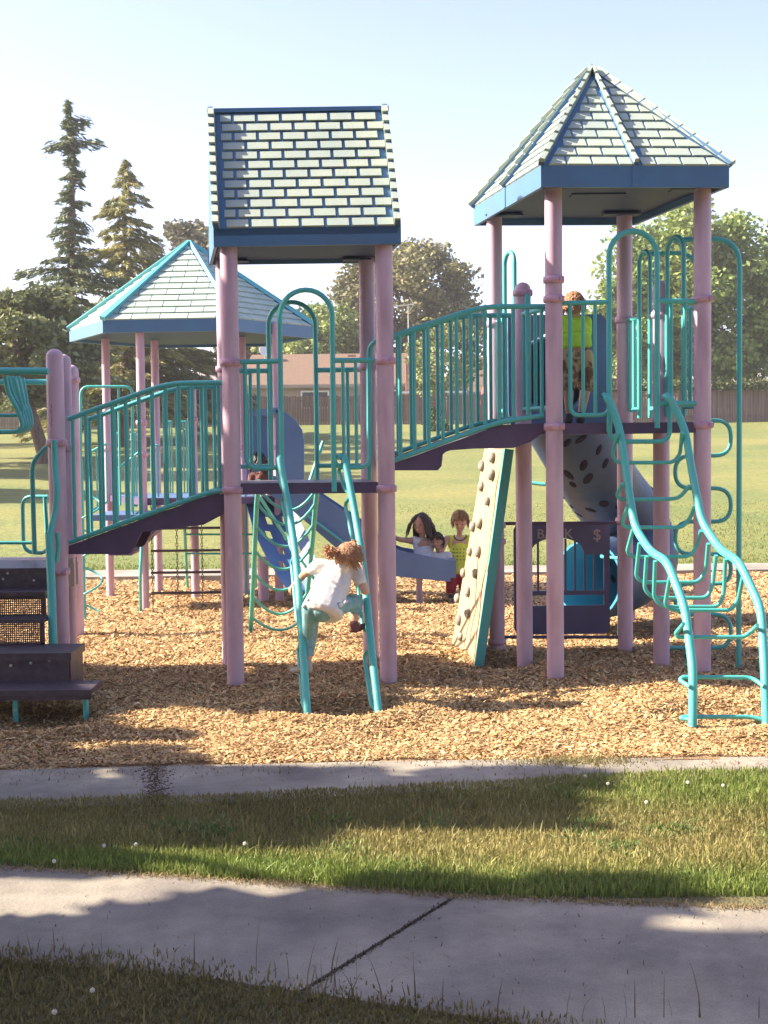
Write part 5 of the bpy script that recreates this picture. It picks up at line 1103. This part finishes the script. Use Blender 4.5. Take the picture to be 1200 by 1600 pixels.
# ---- child climbing the front ladder -----------------------------------------------------------------
def child_climbing():
    sL=W(498,884,9.22); sR=W(555,892,9.20); pel=W(503,950,8.98); hd=W(541,871,9.13); nk=W(530,889,9.20)
    eL=W(476,897,9.30); hL=W(457,917,9.47); eR=W(571,924,9.12); hR=W(564,886,9.36)
    hpL=W(486,952,8.99); knL=W(484,997,9.08); anL=W(481,1036,9.02); hpR=W(522,950,8.98); knR=W(556,940,9.22); anR=W(553,975,9.16)
    th=thing('person',zz(pel,0),'child in a white shirt and teal leggings climbing the front ladder, seen from behind','person'); m=MB(); ax=sR-sL
    f=(V3((.45,.75,-.55))).normalized(); u=V3((.35,.2,.9))
    m.cap(nk,hd-f*.02,.034,.038); head(m,hd,f,u,.86); tor(m,pel,nk+V3((0,0,-.02)),.070,.058,1.35,ax); m.cap(sL,sR,.040,.040)
    for a,b,c,d_,n_ in ((sL,eL,hL,(-.35,.6,-.4),(1,.2,-.3)),(sR,eR,hR,(0,.6,.75),(-1,.3,0))):
        m.cap(a,b,.034,.026); m.cap(b,c,.027,.018); hand(m,c,V3(d_),V3(n_),1.0,1.0,1 if a is sL else -1)
    for a,b,c in ((hpL,knL,anL),(hpR,knR,anR)): m.cap(a,b,.062,.042); m.cap(b,c,.042,.024)
    m.cap(anL,anL+V3((-.03,.06,-.04)),.026,.022); m.cap(anR,anR+V3((.05,.05,-.03)),.026,.022)
    o=bake(m.build('body',SKIN,th))
    sh=MB(); hemL=W(501,962,8.965); tor(sh,hemL,lerp(pel,nk,.5),.112,.090,1.30,ax); tor(sh,lerp(pel,nk,.45),nk+V3((.01,0,.010)),.092,.056,1.5,ax); sh.cap(sL,sR,.052,.050); sh.cap(sL,lerp(sL,eL,.42),.048,.042); sh.cap(sR,lerp(sR,eR,.5),.048,.043)
    sh.cap(nk+V3((0,-.02,-.01)),W(537,885,9.11),.052,.040)
    r=random.Random(2)
    for k in range(11):   # folds dragging from the armpit to the hem
        a=lerp(sL,sR,.15+.07*k)+V3((0,-.045,-.10-.01*k)); b=W(468+k*7,950+r.uniform(-8,6),8.87); sh.cap(lerp(a,b,.3+.3*r.random())+V3((0,.02,0)),lerp(a,b,.86)+V3((0,.030,0)),.008,.012,8)
    bake(sh.build('shirt',cloth_mat('shirt_white',(.72,.70,.68)),th),.006,5)
    pt=MB(); pt.sph(pel+V3((0,.01,-.01)),.086); pt.cap(hpL,knL,.064,.048); pt.cap(knL,lerp(knL,anL,.62),.048,.036); pt.cap(hpR,knR,.064,.050); pt.cap(knR,lerp(knR,anR,.45),.050,.040)
    bake(pt.build('leggings',cloth_mat('legging_teal',(.13,.30,.33),(.24,.42,.44),24),th),.006,4)
    s1=MB(); s1.ell(anL+V3((-.045,.015,-.045)),(V3((.082,-.02,.01)),V3((.01,.035,0)),V3((0,0,.024))),12); s1.cap(anL,anL-V3((0,0,.04)),.031,.031); bake(s1.build('shoe',cloth_mat('shoe_grey',(.42,.40,.38)),th),.005,3)
    s1=MB(); s1.ell(anR+V3((.038,.035,-.030)),(V3((.075,.03,.02)),V3((-.01,.033,0)),V3((0,0,.024))),12); s1.cap(anR,anR-V3((-.01,0,.03)),.031,.031); bake(s1.build('shoe',cloth_mat('shoe_plum',(.16,.06,.07)),th),.005,3)
    hair(th,hd,f,u,HAIRR,.86,.070,820,.003,.0030,3,.3,.1,.003,volume=1.03,down=(.42,.05,-.65),gk=.8)
    b=MB(); bc=W(517,862,9.08); r=random.Random(5)
    for k in range(70):
        d=V3((r.gauss(0,1),r.gauss(0,1),r.gauss(0,1))).normalized(); p=bc+d*.022; pts=[bc,p]
        for j in range(4): d=(d+V3((r.gauss(0,.6),r.gauss(0,.6),r.gauss(0,.6)-.2))).normalized(); p=p+d*.012; pts.append(p)
        b.tube(pts,[.005,.006,.005,.0045,.004,.002],5)
    b.build('hair_bun',HAIRR,th)
child_climbing()
# ---- boy in a yellow tank top by the slide end ----------------------------------------------------------
def boy_tank():
    D=15.25; P=lambda x,y,d=0: W(x,y,D+d); hd=P(719,815,-.03); nk=P(718,833); sL=P(698,842); sR=P(738,842); pel=P(715,890)
    eL=P(690,862,-.08); hL=P(702,884,-.16); eR=P(746,864,-.05); hR=P(738,886,-.1)
    hL_=P(707,894); kL=P(705,918,-.04); aL_=P(704,941); hR_=P(724,894); kR=P(725,918,-.05); aR_=P(726,941)
    aL_.z=aR_.z=.07
    th=thing('person',zz(pel,0),'curly blond boy in a yellow tank top and red trousers beside the slide end','person'); m=MB(); f=V3((-.12,-1,-.38)); u=V3((0,0,1)); ax=sR-sL
    m.cap(nk,hd,.034,.036); head(m,hd,f,u,1.02); tor(m,pel,nk-V3((0,0,.04)),.070,.075,1.35,ax); m.cap(sL,sR,.040,.040)
    for a,b,c,sd in ((sL,eL,hL,1),(sR,eR,hR,-1)): m.cap(a,b,.034,.026); m.cap(b,c,.026,.018); hand(m,c,V3((.25*sd,-.25,-1)),V3((.6*sd,.4,0)),1.0,.5,sd)
    for a,b,c in ((hL_,kL,aL_),(hR_,kR,aR_)): m.cap(a,b,.060,.042); m.cap(b,c,.040,.026); m.cap(c,c+V3((0,-.09,-.045)),.026,.022)
    o=bake(m.build('body',SKIN,th),.007); face(th,hd,f,u,1.02)
    s=MB(); tor(s,P(714,897),P(717,862),.096,.090,1.28,ax); tor(s,P(717,866),P(718,843),.090,.070,1.25,ax); s.cap(P(706,843),P(731,843),.047,.047); s.cap(P(704,841),P(705,852),.038,.04); s.cap(P(733,841),P(731,852),.038,.04)
    sh=bake(s.build('tank_top',cloth_mat('tank_yellow',(.78,.80,.08),(.68,.72,.07)),th),.007,4)
    t=MB(); 
    t.tube([P(710,836,.0),P(709,839,-.045),P(713,843,-.07),P(719,845,-.078),P(725,843,-.07),P(729,839,-.045),P(728,836,0)],.007,6); t.build('trim',cloth_mat('trim_dark',(.08,.07,.06)),sh)
    t=MB(); r=random.Random(8)
    for row in range(4):
        for k in range(4):
            w_=r.uniform(1.6,3.2); x=708+k*5.2; y=858+row*5.5; t.box(P(x+w_/2,y,-.131+abs(k-1.5)*.006),(w_/FPX*D,.004,r.uniform(1.2,2.8)/FPX*D))
    t.build('chest_print',cloth_mat('print_dark',(.20,.22,.12)),sh)
    s=MB(); s.ell(P(715,897),(V3((.095,0,0)),V3((0,.078,0)),V3((0,0,.07)))); s.cap(hL_,kL,.075,.060); s.cap(kL,lerp(kL,aL_,.75),.058,.054); s.cap(hR_,kR,.075,.060); s.cap(kR,lerp(kR,aR_,.75),.058,.054); bake(s.build('trousers',cloth_mat('trouser_red',(.42,.03,.05),(.3,.02,.04)),th),.007,3)
    for a in (aL_,aR_): s=MB(); s.ell(a+V3((0,-.045,-.040)),(V3((.034,0,0)),V3((0,.08,0)),V3((0,0,.028)))); s.cap(a,a-V3((0,0,.03)),.03,.03); bake(s.build('shoe',cloth_mat('shoe_dark',(.07,.06,.06)),th),.006,3)
    hair(th,hd,f,u,HAIRB,1.02,.055,420,.008,.0048,9,.15,.35,.010)
boy_tank()
# ---- girl with long dark hair sitting at the slide end -----------------------------------------------------
def girl_slide():
    D=15.15; P=lambda x,y,d=0: W(x,y,D+d); hd=P(658,819,-.05); nk=P(660,836); sL=P(643,845,-.02); sR=P(681,847,.02); pel=P(664,884,.03)
    eL=P(625,843,-.08); hL=P(607,836,-.10); eR=P(690,864,.0); hR=P(684,882,-.1)
    hl=P(656,888,-.02); kl=P(640,884,-.32); al=P(640,905,-.40); hr=P(672,888); kr=P(668,886,-.34); ar_=P(668,905,-.40)
    hl,kl,al=P(656,886,.0),P(648,880,.12),P(628,893,.2); hr,kr,ar_=P(668,886,.05),P(652,881,.2),P(632,894,.26)
    th=thing('person',zz(pel,0),'girl with long dark hair in a white top at the slide end, arm stretched out','person'); m=MB(); f=V3((-.55,-1,-.02)); u=V3((0,0,1)); ax=sR-sL
    m.cap(nk,hd,.036,.038); head(m,hd,f,u,1.02); tor(m,pel,nk-V3((0,0,.04)),.072,.078,1.35,ax); m.cap(sL,sR,.042,.042)
    for a,b,c,d_,n_,sd in ((sL,eL,hL,(-1,0,.25),(.1,-.2,-1),1),(sR,eR,hR,(-.3,-.4,-.6),(0,0,-1),-1)): m.cap(a,b,.036,.028); m.cap(b,c,.028,.019); hand(m,c,V3(d_),V3(n_),1.05,.8,sd)
    for a,b,c in ((hl,kl,al),(hr,kr,ar_)): m.cap(a,b,.066,.046); m.cap(b,c,.046,.030); m.cap(c,c+V3((-.08,0,-.02)),.028,.024)
    bake(m.build('body',SKIN2,th),.007); face(th,hd,f,u,1.02)
    s=MB(); tor(s,P(664,893,.03),P(662,860,.01),.100,.090,1.3,ax); tor(s,P(662,864,.01),P(661,846,.0),.090,.064,1.35,ax); s.cap(P(650,846,-.02),P(675,848,.01),.050,.050); s.cap(P(648,843,-.02),P(652,858,-.02),.040,.04); s.cap(P(677,845,.02),P(672,858,.02),.040,.04)
    bake(s.build('top',cloth_mat('top_white',(.70,.68,.72)),th),.007,4)
    s=MB(); s.ell(P(664,888,.03),(V3((.10,0,0)),V3((0,.09,0)),V3((0,0,.06)))); s.cap(hl,kl,.076,.056); s.cap(hr,kr,.076,.056); s.cap(kl,al,.055,.04); s.cap(kr,ar_,.055,.04); bake(s.build('trousers',cloth_mat('trouser_navy',(.05,.05,.10)),th),.007,3)
    hair(th,hd,f,u,HAIRD,1.03,.25,420,.008,.0058,12,.8,.1,.0,volume=1.06)
girl_slide()
def small_child(x,y,D,label,hm,skin_,cl,f,k=.95,lean=0,hl=.05,seed=3,body=34):
    P=lambda a,b,d=0: W(a,b,D+d); hd=P(x,y); nk=P(x+lean*.5,y+15,.03); pel=P(x+lean,y+15+body,.05); sL=nk+V3((-.11,.01,-.05)); sR=nk+V3((.11,.01,-.05)); eL=sL+V3((-.03,-.04,-.13)); eR=sR+V3((.03,-.04,-.13)); hL=eL+V3((.05,-.11,-.04)); hR=eR+V3((-.05,-.11,-.04))
    th=thing('person',zz(pel,0),label,'person'); m=MB(); u=V3((0,0,1)); ax=V3((1,0,0)); m.cap(nk,hd,.030,.033); head(m,hd,f,u,k); tor(m,pel,nk-V3((0,0,.03)),.062,.064,1.3,ax); m.cap(sL,sR,.034,.034)
    for a,b,c,sd in ((sL,eL,hL,1),(sR,eR,hR,-1)): m.cap(a,b,.030,.024); m.cap(b,c,.024,.016); hand(m,c,V3((.2*sd,-1,-.2)),V3((0,0,-1)),.9,.5,sd)
    for q in (-.055,.055): a=pel+V3((q,0,-.02)); b=a+V3((-.20,.05,.03)); c=b+V3((-.18,0,-.05)); m.cap(a,b,.052,.038); m.cap(b,c,.036,.024); m.cap(c,c+V3((-.03,0,.05)),.024,.02)
    bake(m.build('body',skin_,th),.007); face(th,hd,f,u,k,False)
    s=MB(); tor(s,pel-V3((0,0,.03)),nk-V3((0,0,.03)),.084,.066,1.35,ax); s.cap(sL,sR,.044,.044); s.cap(sL,lerp(sL,eL,.6),.043,.037); s.cap(sR,lerp(sR,eR,.6),.043,.037); bake(s.build('shirt',cl,th),.007,4)
    s=MB(); s.ell(pel-V3((0,0,.02)),(V3((.088,0,0)),V3((0,.08,0)),V3((0,0,.06))))
    for q in (-.055,.055): a=pel+V3((q,0,-.02)); b=a+V3((-.20,.05,.03)); s.cap(a,b,.062,.048); s.cap(b,b+V3((-.08,0,-.02)),.046,.04)
    bake(s.build('shorts',cloth_mat('short_navy',(.05,.06,.12)),th),.007,3)
    hair(th,hd,f,u,hm,k*1.02,hl,210,.006,.0065,seed,.2,.3,.003); return th
small_child(683,846,15.1,'small dark haired child in a white shirt peeking out beside the long haired girl',HAIRD,SKIN2,cloth_mat('shirt_cream',(.68,.64,.60)),V3((-.35,-1,-.1)),.80,lean=4,body=26)
small_child(607,846,15.2,'small brown haired child mostly hidden by the pink post left of the long haired girl',HAIRR,SKIN2,cloth_mat('shirt_brown',(.20,.11,.10)),V3((.5,-1,-.1)),.90,seed=7,body=26)
# ---- boy on the right tower deck, seen from behind -------------------------------------------------------
def boy_deck():
    D=10.72; P=lambda x,y,d=0: W(x,y,D+d); hd=P(896,480,.0); nk=P(897,495); sL=P(877,503); sR=P(915,503); pel=P(900,552); gz=Z2+.004
    eL=P(873,528,.08); hL=P(877,550,.16); eR=P(917,528,.08); hR=P(918,548,.18); hl=P(890,556); kl=P(888,601,-.03); al=P(889,650); hr=P(911,556); kr=P(916,601,.05); ar_=P(908,650)
    al.z=ar_.z=gz+.075
    th=thing('person',(pel.x,pel.y,gz),'boy in a neon shirt and camouflage shorts on the right tower deck, back turned','person'); m=MB(); f=V3((.15,1,-.35)); u=V3((0,0,1)); ax=V3((1,0,0))
    m.cap(nk,hd,.035,.036); head(m,hd,f,u,1.0); tor(m,pel,nk-V3((0,0,.04)),.072,.076,1.35,ax); m.cap(sL,sR,.040,.040)
    for a,b,c,sd in ((sL,eL,hL,1),(sR,eR,hR,-1)): m.cap(a,b,.036,.028); m.cap(b,c,.028,.018); hand(m,c,V3((.1*sd,.8,-.5)),V3((.3*sd,0,-1)),1.0,.6,sd)
    for a,b,c in ((hl,kl,al),(hr,kr,ar_)): m.cap(a,b,.064,.044); m.cap(b,lerp(b,c,.4),.044,.040); m.cap(lerp(b,c,.4),c,.040,.026); m.cap(c,c+V3((0,.09,-.045)),.026,.022)
    bake(m.build('body',SKIN,th),.006)
    s=MB(); tor(s,P(900,545),P(899,520),.098,.092,1.3,ax); tor(s,P(899,522),P(897,500),.092,.066,1.4,ax); s.cap(sL,sR,.050,.050); s.cap(sL,lerp(sL,eL,.7),.049,.043); s.cap(sR,lerp(sR,eR,.7),.049,.043); bake(s.build('shirt',cloth_mat('shirt_neon',(.50,.80,.06),(.42,.72,.05)),th),.006,4)
    s=MB(); s.ell(P(901,560),(V3((.10,0,0)),V3((0,.085,0)),V3((0,0,.08)))); s.cap(hl,lerp(hl,kl,.95),.080,.072); s.cap(hr,lerp(hr,kr,.98),.080,.074); bake(s.build('shorts',mat('camo_cloth',(.20,.10,.06),.9,(.48,.36,.2),11,.003,30,mixlo=.48,mixhi=.54),th),.006,3)
    for a in (al,ar_): s=MB(); s.ell(a+V3((0,.045,-.045)),(V3((.034,0,0)),V3((0,.08,0)),V3((0,0,.028)))); s.cap(a,a-V3((0,0,.03)),.03,.03); bake(s.build('shoe',MATS['shoe_dark'],th),.006,3)
    hair(th,hd,f,u,HAIRR,1.0,.04,420,.004,.0045,21,.1,.3,.003)
boy_deck()
small_child(404,722,15.2,'child in a dark rust shirt seen through the left tower rails',HAIRD,SKIN2,cloth_mat('shirt_rust',(.17,.06,.05)),V3((-.2,1,-.3)),.88,lean=10,hl=.14,seed=17,body=40)
# ================================================================== AIR
m=bpy.data.materials.new('haze_air'); m.use_nodes=True; t=m.node_tree; t.nodes.remove(t.nodes['Principled BSDF'])
pv_=t.nodes.new('ShaderNodeVolumePrincipled'); pv_.inputs['Color'].default_value=(.93,.93,.95,1); pv_.inputs['Density'].default_value=.0007; pv_.inputs['Anisotropy'].default_value=.2  # added volume: veils distant darks for a faded, milky tone
t.links.new(pv_.outputs[0], t.nodes['Material Output'].inputs['Volume'])
hb=MB(); hb.box((0,205,9.0),(640,450,22)); tag(hb.build('haze',m),'thin pale haze volume added over the park to lift the darks','haze',kind='stuff')
